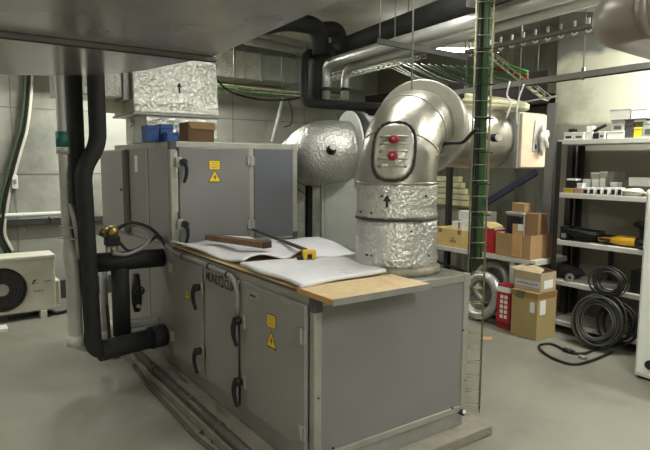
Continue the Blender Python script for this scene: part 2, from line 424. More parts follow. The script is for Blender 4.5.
# conduit clipped along the top edge and down the door gap
cp = [at(118, 226, x=-.25), at(140, 226, x=-.12), at(160, 240, x=-.035), Vector((-.035, 1.75, .985)), Vector((-.035, 1.3, .988)), Vector((-.035, .82, .972)), Vector((-.035, .755, .90)), Vector((-.035, .755, .75))]
t = thing('cable_conduit', 'grey corrugated cable conduit running along the top edge of the lower unit', 'conduit', (-.035, 1.2, .95))
build('conduit', MB().tube(fillet(spline(cp[:4], 6)+cp[4:], .05, 4), .0155, 10), M('dusty grey conduit', '#807d78', .6), t)
for (y, z) in ((1.6, .986), (1.15, .984), (.88, .975)):
    build('cable_tie', MB().disc_ring((-.035, y, z), (0, 1, 0), .0215, .015, .008, 14), blk_m, t)
tag(build('cable', MB().tube([(-.03, .752, .7), (-.03, .752, .2)], .006, 8), blk_m), 'thin black cable hanging down the gap beside the nearest unit door', 'cable')

# ------------------------------------------------------------------ upper air handling unit
ZU = 1.80
up = thing('air_handling_module', 'upper grey air handling module stacked at the far end, dark lever handles on its door', 'air handling unit', (W/2, 2.7, ZT))
fr = MB()
for (x, y) in ((0, L1), (W-p, L1), (0, L2-p), (W-p, L2-p)): fr.box(x, x+p, y, y+p, ZT+.004, ZU-.045)
for y in (L1, L2-p): fr.box(p, W-p, y, y+p, ZU-p, ZU); fr.box(p, W-p, y, y+p, ZT+.004, ZT+.04)
for x in (0, W-p): fr.box(x, x+p, L1+p, L2-p, ZU-p, ZU); fr.box(x, x+p, L1+p, L2-p, ZT+.004, ZT+.04)
build('frame', fr, alu_m, up, .004)
for x in (0, W-p): build('corner_bracket', MB().box(x-.004, x+p+.004, L1-.004, L1+p+.004, ZU-.06, ZU+.003), corner_m if x == 0 else alu_m, up, .006)
build('corner_bracket', MB().box(W-p-.004, W+.004, L1-.004, L1+p, ZT+.004, ZT+.06), corner_m, up, .006)
build('top_panel', MB().box(p, W-p, L1+p, L2-p, ZU-.03, ZU-.003), galv_m, up)
build('side_panel', MB().box(W-.03, W-.006, L1+p, L2-p, ZT+.04, ZU-p), ahu_m, up)
dU = build('door', MB().box(.06, .645, L1-.014, L1+.02, ZT+.03, ZU-.045), ahu_m, up, .004)
build('divider', MB().box(.65, .69, L1-.004, L1+.03, ZT+.03, ZU-p), alu_m, up)
build('front_panel', MB().box(.695, W-p-.003, L1-.008, L1+.02, ZT+.03, ZU-.045), M('darker grey sheet', '#63656a', .4, .2, .05, 3), up, .004)
handle(dU, L1-.014, 1.635, .085, '-y', flip=-1); handle(dU, L1-.014, 1.17, .085, '-y', flip=-1)
hinge(dU, L1-.016, 1.66, .655, '-y'); hinge(dU, L1-.016, 1.145, .655, '-y')
sticker(dU, L1-.014, 1.625, 'rect', .345, '-y', s=.085); sticker(dU, L1-.014, 1.535, 'tri', .345, '-y', s=.085)
build('side_panel', MB().box(-.006, .02, L1+p, 2.40, ZT+.03, ZU-p), ahud_m, up, .003)
build('divider', MB().box(-.01, .02, 2.405, 2.445, ZT+.03, ZU-p), alu_m, up)
build('side_panel', MB().box(-.006, .02, 2.45, L2-p, ZT+.03, ZU-p), ahud_m, up, .003)
tg = build('tag_plate', MB().box(-.012, -.006, 2.66, 2.74, 1.56, 1.70), white_m, up, .002)
# control cabinet hung on the side of the module
cb = thing('control_cabinet', 'plain grey control cabinet fixed on the side of the upper module beside black pipes', 'cabinet', (-.08, 3.2, 1.0))
build('body', MB().box(-.05, -.012, 2.92, 3.68, 1.01, 1.755), ahu_m, cb, .006)
build('door', MB().box(-.064, -.052, 2.93, 3.67, 1.02, 1.745), ahud_m, cb, .004)
build('lock', MB().cyl((-.074, 2.97, 1.4), (-.06, 2.97, 1.4), .012, 12), darkm_m, cb)

# ------------------------------------------------------------------ things lying on the lower unit
BZ0, BZ1 = 1.004, 1.030
bd = thing('chipboard_sheet', 'long thin chipboard sheet on top of the lower unit, under the white sheets', 'board', (.3, 1.0, BZ0))
build('board', MB().box(.0, .62, .14, 1.88, BZ0, BZ0+.014), ply_m, bd)
build('long_edge', MB().box(-.003, .0, .14, 1.88, BZ0, BZ0+.013), M('dark board edge', '#5d4630', .8), bd)
fb = thing('chipboard_plank', 'thick chipboard plank with metal front edge overhanging the near end of the unit', 'board', (.3, 0, BZ0))
build('board', MB().box(-.012, .61, -.165, .135, BZ0, BZ1), ply_m, fb)
build('side_edge', MB().box(-.014, -.012, -.165, .135, BZ0, BZ1-.001), plye_m, fb)
build('metal_edge', MB().box(-.014, .612, -.17, -.165, BZ0-.004, BZ1+.001), galv_m, fb)

def sheet(name, label, pts, z, amp, seed, mat, th=.012, cat='sheet', n=26, group=None):
    """a loose sheet: a bilinear quad with waves and a small thickness. pts: four corners (x,y)"""
    rnd = random.Random(seed); ph = [rnd.uniform(0, 6) for _ in range(5)]
    bm = bmesh.new(); A, B_, C_, D_ = [Vector((*q, 0)) for q in pts]
    g = []
    for i in range(n+1):
        row = []
        for j in range(n+1):
            u, v = i/n, j/n
            P_ = (A*(1-u)+B_*u)*(1-v)+(D_*(1-u)+C_*u)*v
            w = .5+.5*math.sin(5*u+ph[0]+2*v); w2 = .5+.5*math.sin(7*v+ph[1]-3*u)
            h = amp*(w*w2+.35*(.5+.5*math.sin(11*u+ph[2]+6*v)))
            P_ += Vector((.012*math.sin(9*v+ph[3])*(1 if u in (0, 1) else .3), .012*math.sin(8*u+ph[4]), 0))
            row.append(bm.verts.new((P_.x, P_.y, z+h)))
        g.append(row)
    for i in range(n):
        for j in range(n):
            f = bm.faces.new((g[i][j], g[i+1][j], g[i+1][j+1], g[i][j+1])); f.smooth = True
    mb = MB(); mb.bm.free(); mb.bm = bm
    o = build(name, mb, mat); s_ = o.modifiers.new('solid', 'SOLIDIFY'); s_.thickness = th; s_.offset = 1
    return tag(o, label, cat, group)
S0 = BZ1+.002
sheet('packing_sheet', 'rumpled white foam sheet against the upper module, its corner folded', [(-.02, 1.87), (.05, .84), (.60, .98), (.62, 1.87)], BZ0+.018, .05, 3, sheet_m)
sheet('packing_sheet', 'flat white foam sheet with grey stain beside the round duct', [(.0, .12), (.60, .16), (.66, .66), (.02, .86)], S0, .005, 5, stain_m, .018)
sheet('packing_sheet', 'white foam sheet at the rear right, behind the yellow tape measure', [(.52, .72), (.84, .72), (1.08, 1.55), (.66, 1.60)], S0+.002, .018, 8, sheet_m)
tb = thing('timber_plank', 'brown timber plank with dark end lying on the white foam sheets', 'plank', (.5, 1.4, S0+.06))
pa = at(209, 237, z=S0+.07); pb = at(267, 245, z=S0+.07)
dv = (pb-pa).normalized(); 
build('plank', MB().bar(pa, pb, .075, .04), timb_m, tb, .003)
build('end_grain', MB().bar(pb, pb+dv*.006, .077, .042), timbd_m, tb)
ba = at(214, 235, z=S0+.065); ba = Vector((.66, 1.86, S0+.075)); bb = at(306, 250, z=S0+.06)
tag(build('batten', MB().bar(ba, bb, .02, .018), M('dark wood batten', '#4a4038', .7)), 'thin dark wooden batten lying beside the brown plank', 'batten')
tm = at(309, 258, z=S0+.03)
tp = thing('tape_measure', 'small yellow and black tape measure on the white sheets', 'tape measure', (tm.x, tm.y, S0+.02))
zt_ = S0+.022
build('case', MB().obox((tm.x, tm.y, zt_+.03), (.9, -.4, 0), (.4, .9, 0), (0, 0, 1), .042, .025, .03), yel_m, tp, .01)
build('belt_clip', MB().obox((tm.x-.012, tm.y-.027, zt_+.022), (.9, -.4, 0), (.4, .9, 0), (0, 0, 1), .014, .004, .014), blk_m, tp, .002)
build('nose', MB().obox((tm.x-.05, tm.y+.02, zt_+.012), (.9, -.4, 0), (.4, .9, 0), (0, 0, 1), .02, .02, .012), blk_m, tp, .004)

# ------------------------------------------------------------------ round insulated duct with elbow
R0 = .245
DC = Vector((.855, .37, 0))
az = math.radians(62); U = Vector((math.sin(az), math.cos(az), 0)); Zv = Vector((0, 0, 1))
ZE, RB = 1.885, .36
rd = thing('insulated_riser_duct', 'large silver foil wrapped riser duct with oval access hatch on the lower unit', 'duct', (DC.x, DC.y, ZT+.004))
build('base_collar', MB().tube([DC+Zv*1.0, DC+Zv*1.03, DC+Zv*1.045], [R0+.03, R0+.025, R0+.005], 48), M('grimy collar', '#8b8672', .6, .2, .2, 14, .3, 40), rd)
def wob(z0, z1, r, n=10, sd=0):
    rnd = random.Random(sd)
    pts = [DC+Zv*(z0+(z1-z0)*i/n) for i in range(n+1)]
    rs = [r+rnd.uniform(-.003, .003) for _ in pts]; return pts, rs
ps, rs = wob(1.03, 1.315, R0+.004, 9, 1); build('lower_section', MB().tube(ps, rs, 56), foil_m, rd)
build('seam_band', MB().disc_ring(DC+Zv*1.32, Zv, R0+.008, R0-.01, .007, 56), M('dark seam', '#4a4842', .6, .3), rd)
ps, rs = wob(1.325, 1.53, R0-.001, 9, 2); build('middle_section', MB().tube(ps, rs, 56), foil_m, rd)
build('seam_band', MB().disc_ring(DC+Zv*1.533, Zv, R0+.006, R0-.02, .01, 56), foils_m, rd)
cen = DC+U*RB+Zv*(ZE-RB)
arc = [DC+Zv*1.50]
for k in range(15):
    th = k/14*PI/2
    arc.append(cen - U*RB*math.cos(th) + Zv*RB*math.sin(th))
arc.append(arc[-1]+U*.06)
RE = R0-.008
build('elbow', MB().tube(arc, RE, 56), foils_m, rd)
# mitre seams on the elbow
for k in (5, 10):
    th = k/14*PI/2; c_ = cen-U*RB*math.cos(th)+Zv*RB*math.sin(th); ax_ = U*math.sin(th)+Zv*math.cos(th)
    build('elbow_seam', MB().disc_ring(c_, ax_, RE+.004, RE-.02, .008, 56), foilm_m, rd)
# collar ring around the elbow mouth
RC = arc[-1]
build('collar_ring', MB().disc_ring(RC+U*.03, U, .315, RE-.02, .10, 64), foilm_m, rd, .01)
# oval access hatch on the outside of the bend
ln = (CAM-DC); ln.z = 0; ln = ln.normalized()
hn0 = (-U).copy()
hv = (math.cos(.10)*hn0 + math.sin(.10)*Vector((-hn0.y, hn0.x, 0)))
hd = Vector((-.78, -.62, 0)).normalized()
hx = Zv.cross(hd).normalized()          # to the right as seen from the front
HZ = 1.71; HW, HH = .116, .168
def surf(a, h):
    """point on the bend's outer skin below a hatch plane offset (a right, h up)"""
    z = HZ+h
    th = math.asin(max(0, min(1, (z-(ZE-RB))/(RB+RE*.8)))) if z > ZE-RB else 0
    return z
def oval(k, n=40):
    out = []
    for j in range(n):
        a = 2*PI*j/n; ca, sa = math.cos(a), math.sin(a)
        s_ = lambda v: math.copysign(abs(v)**.7, v)
        out.append((HW*k*s_(ca), HH*k*s_(sa)))
    return out
tilt = math.radians(20)
hz = (Zv*math.cos(tilt)-hd*math.sin(tilt)); hn = (hd*math.cos(tilt)+Zv*math.sin(tilt))
HC = DC+Zv*HZ+hd*(R0-.045)-U*(-.035)
def HP(a, h, off):
    curve = -.9*a*a
    return HC+hx*a+hz*h+hn*(off+curve)
def oval_plate(k0, k1, o0, o1, n=40):
    bm = bmesh.new(); rings = []
    for (k, o_) in ((k0, o0), (k0, o1), (k1, o1+.004), (k1*.5, o1+.004)):
        rings.append([bm.verts.new(HP(a, h, o_)) for a, h in oval(k, n)])
    for A, B_ in zip(rings, rings[1:]):
        for j in range(n):
            bm.faces.new((A[j], A[(j+1) % n], B_[(j+1) % n], B_[j])).smooth = True
    bm.faces.new(rings[-1]); bm.faces.new(rings[0][::-1])
    mb = MB(); mb.bm.free(); mb.bm = bm; return mb
hatch = build('access_hatch', oval_plate(1.0, .9, -.07, .028), foilm_m, rd)
build('hatch_gasket', MB().tube([HP(a, h, .022+.006*math.sin(2.3*j)+.004*math.sin(1.1*j)) for j, (a, h) in enumerate(oval(1.06, 60))], .0085, 8, closed=True), M('brown black mastic', '#2b2119', .7), hatch)
rb = MB()
for h in (-.095, -.05, -.005, .04, .085):
    rb.tube([HP(-HW*.72+HW*1.44*i/6, h, .034) for i in range(7)], .007, 8)
build('pressed_rib', rb, foils_m, hatch)
for h in (-.035, .065):
    kb = build('hatch_knob', MB().tube([HP(0, h, .03), HP(0, h, .042), HP(0, h, .046), HP(0, h, .052)], [.03, .03, .02, .018], 10), redk_m, hatch)
    build('knob_screw', MB().cyl(HP(0, h, .052), HP(0, h, .056), .008, 8), alu_m, kb)
# printed arrow
an = math.radians(0)
def cylp(a, z, off):
    d0 = hd.copy(); ang = a/R0
    d1 = d0*math.cos(ang)+hx*math.sin(ang)
    return DC+d1*(R0+off)+Zv*z
ar = MB()
a0 = at(388, 198, d=3.27); d_ = (a0-DC); d_.z = 0; a_off = math.asin(max(-1, min(1, d_.normalized().dot(hx))))*R0
for poly in ([(-.007, 1.395), (.007, 1.395), (.007, 1.43), (-.007, 1.43)], [(-.024, 1.43), (.024, 1.43), (0, 1.47)]):
    ar.extr([cylp(a_off+a, z, .002) for a, z in poly], hd*.004)
build('flow_arrow', ar, ink_m, rd)
rnd = random.Random(4)
for k in range(9):
    a = rnd.uniform(-.22, .26); z = rnd.choice((1.11, 1.16, 1.2, 1.26, 1.36, 1.42, 1.46)); q = cylp(a, z, .0); n_ = (q-DC); n_.z = 0; n_.normalize()
    build('insulation_pin', MB().cyl(q, q+n_*.008, .006, 8), darkm_m, rd)
# hanger rod down to the elbow
q = arc[12]; tag(build('hanger_rod', MB().cyl((q.x, q.y, q.z+RE-.01), (q.x, q.y, H), .005, 8), wire_m), 'thin threaded rod hanging from the ceiling onto the silver riser elbow', 'rod')

tag(build('strung_cable', MB().tube(spline([at(x_, y_, d=d_) for x_, y_, d_ in ((437, 158, 3.62), (443, 145, 3.6), (452, 143, 3.58), (463, 142, 3.55), (472, 133, 3.5), (478, 129, 3.46))], 5), .011, 8), blk_m), 'black rubber cable strung from the riser elbow to the green cables', 'cable')

# ------------------------------------------------------------------ horizontal branch to the right and its box
E0 = RC+U*.09
br = thing('insulated_branch_duct', 'silver foil branch duct from the riser collar to the wooden box', 'duct', (2.0, .85, 1.62))
yd = E0.y+.22
x0_, x1_ = at(519, 140, y=yd-.285).x, at(546, 140, y=yd-.285).x
zk0, zk1 = at(530, 168.5, y=yd-.285).z, at(530, 112.5, y=yd-.285).z
path = spline([E0, E0+U*.14, Vector((E0.x+.36, yd-.02, 1.87)), Vector((E0.x+.75, yd, 1.855)), Vector((x0_+.02, yd, 1.85))], 6)
build('duct_tube', MB().tube(path, .245, 48), foils_m, br)
tpn = build('test_port', MB().cyl((2.02, yd-.235, 1.84), (2.00, yd-.30, 1.84), .03, 16), blk_m, br)
build('port_cap', MB().cyl((2.0, yd-.30, 1.84), (1.995, yd-.315, 1.84), .026, 16), white_m, tpn)
bx = thing('damper_box', 'pale plywood faced square damper box at the end of the silver branch duct', 'box', (2.65, yd, 1.58))
bxc = (x0_+x1_)/2
build('casing', MB().box(x0_, x1_, yd-.27, yd+.27, zk0, zk1), galv_m, bx, .004)
build('plywood_face', MB().box(x0_+.035, x1_-.004, yd-.285, yd-.27, zk0+.012, zk1-.012), wood_m, bx)
pg = build('plastic_bag', MB().extr([(x0_+.17+a, yd-.289, z) for a, z in ((0, 1.75), (.15, 1.74), (.17, 1.97), (.02, 1.99))], (0, -.004, 0)), M('clear pouch', '#b9b6b4', .25), bx)
build('document', MB().blob((x0_+.27, yd-.315, 1.84), .05, .02, .09, 4, .35), clear_m, pg)
build('pouch_label', MB().box(x0_+.19, x0_+.215, yd-.296, yd-.294, 1.765, 1.80), M('navy print', '#22346e', .5), pg)
for (x, y) in ((x0_+.02, yd-.255), (x1_-.02, yd+.255)):
    build('hanger', MB().cyl((x, y, zk1), (x, y, H), .004, 6), wire_m, bx)

# ------------------------------------------------------------------ second elbow behind the upper module
el = thing('insulated_elbow_duct', 'silver foil elbow duct rising out of the upper module side to a dark round duct', 'duct', (1.3, 1.9, 1.3))
ax2 = Vector((.96, -.28, 0)).normalized(); D0 = at(346, 152, d=5.3)
PP = [at(240, 200, d=5.75), at(276, 184, d=5.72), at(302, 165, d=5.62), D0-ax2*.26+Vector((0, 0, -.015)), D0]
path = spline(PP, 6)
build('elbow', MB().tube(path, .285, 48), foil_m, el)
fl = PP[-1]+ax2*.02
for k_ in (10, 16):
    build('elbow_seam', MB().disc_ring(path[k_], path[k_+1]-path[k_-1], .289, .26, .008, 48), M('dark seam', '#4a4842', .6, .3), el)
build('back_plate', MB().disc_ring(fl, ax2, .375, .2, .02, 56), off_m, el)
build('duct_tube', MB().tube([fl+ax2*.0101, fl+ax2*.13, fl+ax2*.131, fl+ax2*.75], [.37, .37, .34, .34], 48), M('dull dark duct', '#4c4c4d', .4, .6, .1, 6), el)
mid = path[12]; tz = at(333, 147, d=4.86)
tdir = (CAM-tz).normalized()
tpn = build('test_port', MB().tube([tz-tdir*.06+Vector((-.02, 0, -.03)), tz], [.045, .032], 16), blk_m, el)
build('port_cap', MB().cyl(tz, tz+tdir*.015, .028, 16), white_m, tpn)

# white plenum below it
pnm = thing('white_plenum', 'tall white panelled plenum standing behind the machine below the dark flange', 'plenum', (1.6, 1.8, 0))
c0 = at(326, 240, d=5.0); c1 = at(362, 240, d=4.95)
w0, w1 = at(324, 200, d=5.22), at(410, 200, d=5.0); bk = Vector((.12, .17, 0))
w0.z = w1.z = 0; zpn = at(335, 178, d=5.2).z
fp_ = [(w0.x, w0.y), (w1.x, w1.y), (w1.x+bk.x, w1.y+bk.y), (w0.x+bk.x, w0.y+bk.y)]
build('body', MB().prism(fp_, 0.0, zpn), off_m, pnm, .01)
build('hood', MB().prism(fp_, zpn, zpn+.05, [(x_+(.04 if i in (0, 3) else -.06), y_+.05) for i, (x_, y_) in enumerate(fp_)]), off_m, pnm)
build('edge_strip', MB().bar((w0.x-.02, w0.y, 0), (w0.x-.02, w0.y, zpn), .03, .03), M('light grey edge', '#b3b3aa', .6), pnm)
build('dark_frame', MB().box(w0.x-.11, w0.x-.06, w0.y+.1, w0.y+.15, 0, zpn+.05), darkm_m, pnm)

# ------------------------------------------------------------------ foil duct with arrow on top of the upper module
yA = 2.62
def pxA(x_, y_): return at(x_, y_, y=yA)
lo0, lo1 = pxA(146, 137), pxA(218, 137)
hd_ = thing('insulated_hood_duct', 'square silver foil duct with black arrow rising from the upper module', 'duct', (.3, yA+.3, ZU))
xa0, xa1 = pxA(134, 110).x, pxA(219, 110).x
build('neck', MB().box(xa0+.1, xa1-.005, yA+.02, yA+.6, ZU+.003, 2.05), foilb_m, hd_, .01)
build('flange_strip', MB().box(xa0-.01, xa1+.02, yA-.012, yA+.62, 2.04, 2.06), galv_m, hd_, .003)
build('hood', MB().prism([(xa0, yA), (xa1, yA), (xa1, yA+.6), (xa0, yA+.6)], 2.06, 2.75, [(xa0, yA+.05), (xa1+.0, yA+.05), (xa1, yA+.6), (xa0, yA+.6)]), foilb_m, hd_, .01)
qa = pxA(180, 88)
ar = MB()
for poly in ([(-.008, -.045), (.008, -.045), (.008, .01), (-.008, .01)], [(-.024, .008), (.024, .008), (0, .05)]):
    ar.extr([(qa.x+a, yA+.012+(h*.07), qa.z+h) for a, h in poly], (0, .02, 0))
build('flow_arrow', ar, ink_m, hd_)
lf = thing('insulated_side_duct', 'grey foil side duct running left from the square duct with arrow', 'duct', (-.6, yA+.3, 2.1))
zlf = at(115, 97, y=yA+.1).z
build('duct_body', MB().box(at(60, 85, y=yA+.1).x, xa0-.06, yA+.1, yA+.55, zlf, 2.6), foil_m, lf, .01)
build('end_frame', MB().box(xa0-.06, xa0-.004, yA+.08, yA+.57, zlf-.02, 2.62), galv_m, lf, .004)
# cream elbow pipe standing behind
cpp = thing('cream_drain_pipe', 'cream bent pipe standing on the upper module below the side duct', 'pipe', (.02, 3.1, ZU))
yc = 3.0
pa_, pb_ = at(114, 104, y=yc), at(139, 104, y=yc)
cx_ = at(139, 120, y=yc).x
build('pipe', MB().tube(fillet([(at(103, 104, y=yc).x, yc, pa_.z-.01), (cx_, yc, pa_.z-.01), (cx_, yc, ZU+.003)], .13, 8), .068, 24), cream_m, cpp)
build('socket', MB().tube([(cx_, yc, pa_.z-.19), (cx_, yc, pa_.z-.14)], .078, 24), cream_m, cpp)

# boxes on top of the upper module
def simple_box(name, label, cat, x0, x1, y0, y1, z0, z1, mat, lidmat=None, band=None, group=None, bevel=.003):
    t = thing(name, label, cat, ((x0+x1)/2, (y0+y1)/2, z0), group)
    lh = min(.25*(z1-z0), .05)
    build('body', MB().box(x0, x1, y0, y1, z0, z1-lh), mat, t, bevel)
    build('lid', MB().box(x0-.003, x1+.003, y0-.003, y1+.003, z1-lh, z1), lidmat or mat, t, bevel)
    if band: 
        build('label_patch', MB().box(x0-.0025, x0-.0002, y0+(y1-y0)*.25, y1-(y1-y0)*.25, z0+(z1-z0)*.2, z0+(z1-z0)*.55), band, t)
    return t
yq = 2.02
for lab, (xa, xb, zt2) in (('blue carton at the left of the trio on the upper module', (147, 159, 125)), ('blue carton in the middle, taller beside the small one', (160.5, 173, 124))):
    A = at(xa, zt2, y=yq+.12); B = at(xb, zt2, y=yq+.12)
    simple_box('blue_carton', lab, 'box', A.x, B.x, yq+.12, yq+.26, ZU+.001, A.z, blue_m, group='blue cartons on the upper module')
A = at(167, 132, y=yq); B = at(178, 132, y=yq)
simple_box('blue_carton', 'smallest blue carton, in front at the corner of the upper module', 'box', A.x, B.x, yq, yq+.1, ZU+.004, A.z, blue_m, group='blue cartons on the upper module')
A = at(188, 123, y=2.3); B = at(214, 123, y=2.3)
tt = thing('brown_carton', 'brown cardboard carton with folded front flap on the upper module', 'box', ((A.x+B.x)/2, 2.35, ZU))
build('body', MB().box(A.x, B.x, 2.3, 2.5, ZU+.001, A.z+.01), M('dark brown cardboard', '#6d5138', .8), tt, .003)
build('flap', MB().hexa([(A.x+.02, 2.29, A.z-.045), (B.x+.01, 2.29, A.z-.05), (B.x+.01, 2.3, A.z-.05), (A.x+.02, 2.3, A.z-.045), (A.x, 2.288, A.z+.012), (B.x, 2.288, A.z+.012), (B.x, 2.30, A.z+.012), (A.x, 2.30, A.z+.012)]), card_m, tt)

# ------------------------------------------------------------------ big overhead sheet metal duct
zD = 2.20
od = thing('overhead_sheet_duct', 'huge grey sheet metal duct hanging overhead, bending away above the black pipes', 'duct', (-1.5, 0, zD))
Rq = at(210, 57, z=zD); near = at(330, 5, z=zD)
Rq = at(212, 57, z=zD); near = at(330, 5, z=zD); xr = Rq.x
slp = (near.x-Rq.x)/(near.y-Rq.y)
pts = [(xr+slp*(-1.3-Rq.y), -1.3), (xr, Rq.y)]
cur = [at(170, 65, z=zD), at(140, 71, z=zD), at(112, 73.5, z=zD), at(90, 75, z=zD), at(50, 75.5, z=zD), at(10, 75, z=zD)]
for q in spline([Rq]+cur, 5)[1:]: pts.append((q.x, q.y))
pts += [(-2.3, pts[-1][1]), (-2.3, -1.3)]
dz = .5
build('duct_body', MB().prism(pts, zD, zD+dz), duct_m, od)
ys = at(100, 43.5, z=zD).y
fl_ = MB().box(-2.3, xr+.02, ys-.018, ys+.018, zD-.025, zD-.001)
build('flange_joint', fl_, M('duct flange', '#6f6c68', .4, .7), od, .003)
fl_ = MB()
fl_.box(-2.3, xr+.02, ys-.004, ys+.004, zD-.029, zD-.025)
build('joint_gasket', fl_, darkm_m, od)
rn = MB()
for (x, y) in ((-.5, -.6), (-.4, .7), (-2.2, .7), (-2.2, -.6)): rn.cyl((x, y, zD+dz), (x, y, H), .006, 8)
build('hanger', rn, wire_m, od)

# second grey sheet duct corner at the top right
z2 = 2.76
k0, k1, k2 = at(466, 7, z=z2), at(516, 12, z=z2), at(660, 12, z=z2)
od2 = MB().prism([(k0.x, k0.y), (k1.x, k1.y), (k2.x, k2.y), (CAM.x+(k2.x-CAM.x)*.78, CAM.y+(k2.y-CAM.y)*.78), (CAM.x+(k0.x-CAM.x)*.8, CAM.y+(k0.y-CAM.y)*.8)], z2, z2+.09)
t = thing('overhead_grey_duct', 'grey sheet duct corner hanging above the green cable tray', 'duct', (k1.x, k1.y, z2))
build('duct_body', od2, M('grey duct sheet', '#8b8a84', .5, .4, .1, 5), t)
build('hanger', MB().cyl((k1.x-.3, k1.y-.3, z2+.09), (k1.x-.3, k1.y-.3, H), .006, 8), wire_m, t)

# ------------------------------------------------------------------ pipes at the left of the unit
yP = 2.1
def P2(x_, y_): return at(x_, y_, y=yP)
pA = thing('insulated_pipe', 'black insulated pipe dropping straight, then level to the machine at the valve', 'pipe', (-.57, yP, .9), 'black insulated pipes beside the machine')
xa = at(74, 100, y=yP).x
path = fillet([(xa, yP, H), (xa, yP, 1.2), (xa+.02, yP, .915), (-.008, yP, .905)], [.1, .09], 8)
build('insulation', MB().tube(path, .058, 20), black_m, pA)
build('level_run', MB().tube([(xa+.06, yP, .912), (-.01, yP, .905)], .071, 20), black_m, pA)
build('elbow_lump', MB().tube([(xa, yP, 1.36), (xa, yP, 1.28), (xa+.01, yP, 1.1), (xa+.02, yP, .97)], [.055, .072, .08, .06], 18), black_m, pA)
pB = thing('insulated_pipe', 'black insulated pipe with a sideways bend, then turning low into the machine', 'pipe', (-.45, yP, .2), 'black insulated pipes beside the machine')
xb = at(96.5, 100, y=yP-.13).x; xc = at(91.5, 290, y=yP-.13).x
path = fillet([(xb, yP-.13, H), (xb-.0, yP-.13, 1.76), (xc-.025, yP-.13, 1.60), (xc, yP-.13, .285), (-.008, yP-.0, .285)], [.12, .12, .09], 8)
build('insulation', MB().tube(path, .058, 20), black_m, pB)
build('level_run', MB().tube([(xc+.04, yP-.125, .285), (-.012, yP, .285)], .075, 20), black_m, pB)
build('collar', MB().tube([(-.13, yP-.02, .285), (-.02, yP, .285)], .088, 20), black_m, pB)
pCc = thing('insulated_pipe', 'short thick black insulated pipe joining the two level pipes', 'pipe', (-.34, yP, .3), 'black insulated pipes beside the machine')
build('insulation', MB().tube([(-.335, yP+.01, .34), (-.335, yP+.01, .86)], .065, 20), black_m, pCc)
gp = thing('grey_drain_pipe', 'grey plastic drain pipe with teal joint dropping beside the black pipes', 'pipe', (-.68, yP-.05, .3))
yG = yP-.06
xg = at(60.5, 100, y=yG).x; xg2 = at(75, 320, y=yG).x
path = fillet([(xg, yG, H), (xg, yG, 1.2), (xg2, yG, .9), (xg2, yG, .36), (xg2+.12, yG+.07, .29)], [.1, .1, .08], 8)
build('pipe', MB().tube(path, [.031 if q.z > 1.1 else .05 for q in path], 20), pvc_m, gp)
zj = at(62, 139, y=yG).z
build('joint_band', MB().tube([(xg, yG, zj-.055), (xg, yG, zj+.05)], .042, 20), teal_m, gp)
build('socket', MB().tube([(xg, yG, zj-.10), (xg, yG, zj-.055)], .042, 20), pvc_m, gp)
build('socket', MB().tube([(xg2, yG, .34), (xg2, yG, .42)], .06, 20), pvc_m, gp)
g2 = thing('thin_grey_pipe', 'slim grey pipe bypassing the black pipes with a curved offset', 'pipe', (xg+.06, yG-.05, .8))
path = spline([(xg+.02, yG-.02, 1.36), (xg+.045, yG-.035, 1.26), (xg+.06, yG-.035, 1.15), (xg+.07, yG-.04, 1.0), (xg+.13, yG-.06, .88), (xg+.14, yG-.06, .7), (xg+.14, yG-.06, .38)], 6)
build('pipe', MB().tube(path, .02, 12), pvc_m, g2)
for z in (1.12, 1.2):
    build('clip', MB().tube(spline([(xg-.05, yG, z), (xg, yG-.06, z), (xg+.06, yG-.07, z-.01), (xg+.1, yG-.05, z+.03)], 5), .006, 6), wire_m, g2)
vp = thing('white_pipe', 'short pale pipe rising behind the thick black joining pipe', 'pipe', (-.4, 2.3, .3))
build('pipe', MB().tube([(-.40, 2.34, .25), (-.40, 2.34, .86)], .03, 14), pvc_m, vp)
build('socket', MB().tube([(-.40, 2.34, .25), (-.40, 2.34, .33)], .037, 14), pvc_m, vp)
lo = thing('pipe_lagging_box', 'pale sheet metal sleeve over the low level black pipe', 'sleeve', (-.1, 2.25, .3))
build('sleeve', MB().hexa([(-.26, 2.2, .345), (-.02, 2.2, .345), (-.02, 2.32, .345), (-.26, 2.32, .345), (-.25, 2.21, .40), (-.02, 2.21, .40), (-.02, 2.31, .40), (-.25, 2.31, .40)]), galv_m, lo, .01)
build('sleeve_end', MB().box(-.275, -.262, 2.2, 2.32, .34, .405), darkm_m, lo)
# motorised valve
va = thing('valve_actuator', 'small black valve actuator with brass cap on the upper black pipe', 'valve', (-.39, yP, .94))
vx, vy = -.385, yP+.01
build('body', MB().box(vx-.05, vx+.05, vy-.045, vy+.045, 1.03, 1.10), blk_m, va, .008)
build('yoke', MB().box(vx-.045, vx-.03, vy-.02, vy+.02, .955, 1.03).box(vx+.03, vx+.045, vy-.02, vy+.02, .955, 1.03).box(vx-.045, vx+.045, vy-.02, vy+.02, 1.015, 1.03).box(vx-.045, vx+.045, vy-.02, vy+.02, .955, .965), galv_m, va, .003)
build('spindle', MB().cyl((vx, vy, .945), (vx, vy, 1.03), .015, 12), brass_m, va)
build('cap', MB().tube([(vx, vy, 1.10), (vx, vy, 1.13), (vx, vy, 1.165), (vx, vy, 1.175)], [.045, .05, .042, .02], 16), brass_m, va)
build('gland', MB().cyl((vx-.05, vy, 1.12), (vx-.085, vy, 1.14), .03, 12), M('dark brass', '#6f6238', .4, .7), va)
v2 = thing('balancing_valve', 'dark valve body with handwheel between the two level black pipes', 'valve', (-.2, 2.2, .5))
build('body', MB().tube([(-.19, 2.2, .48), (-.19, 2.2, .56), (-.19, 2.2, .64), (-.19, 2.2, .78)], [.025, .04, .04, .025], 16), darkm_m, v2)
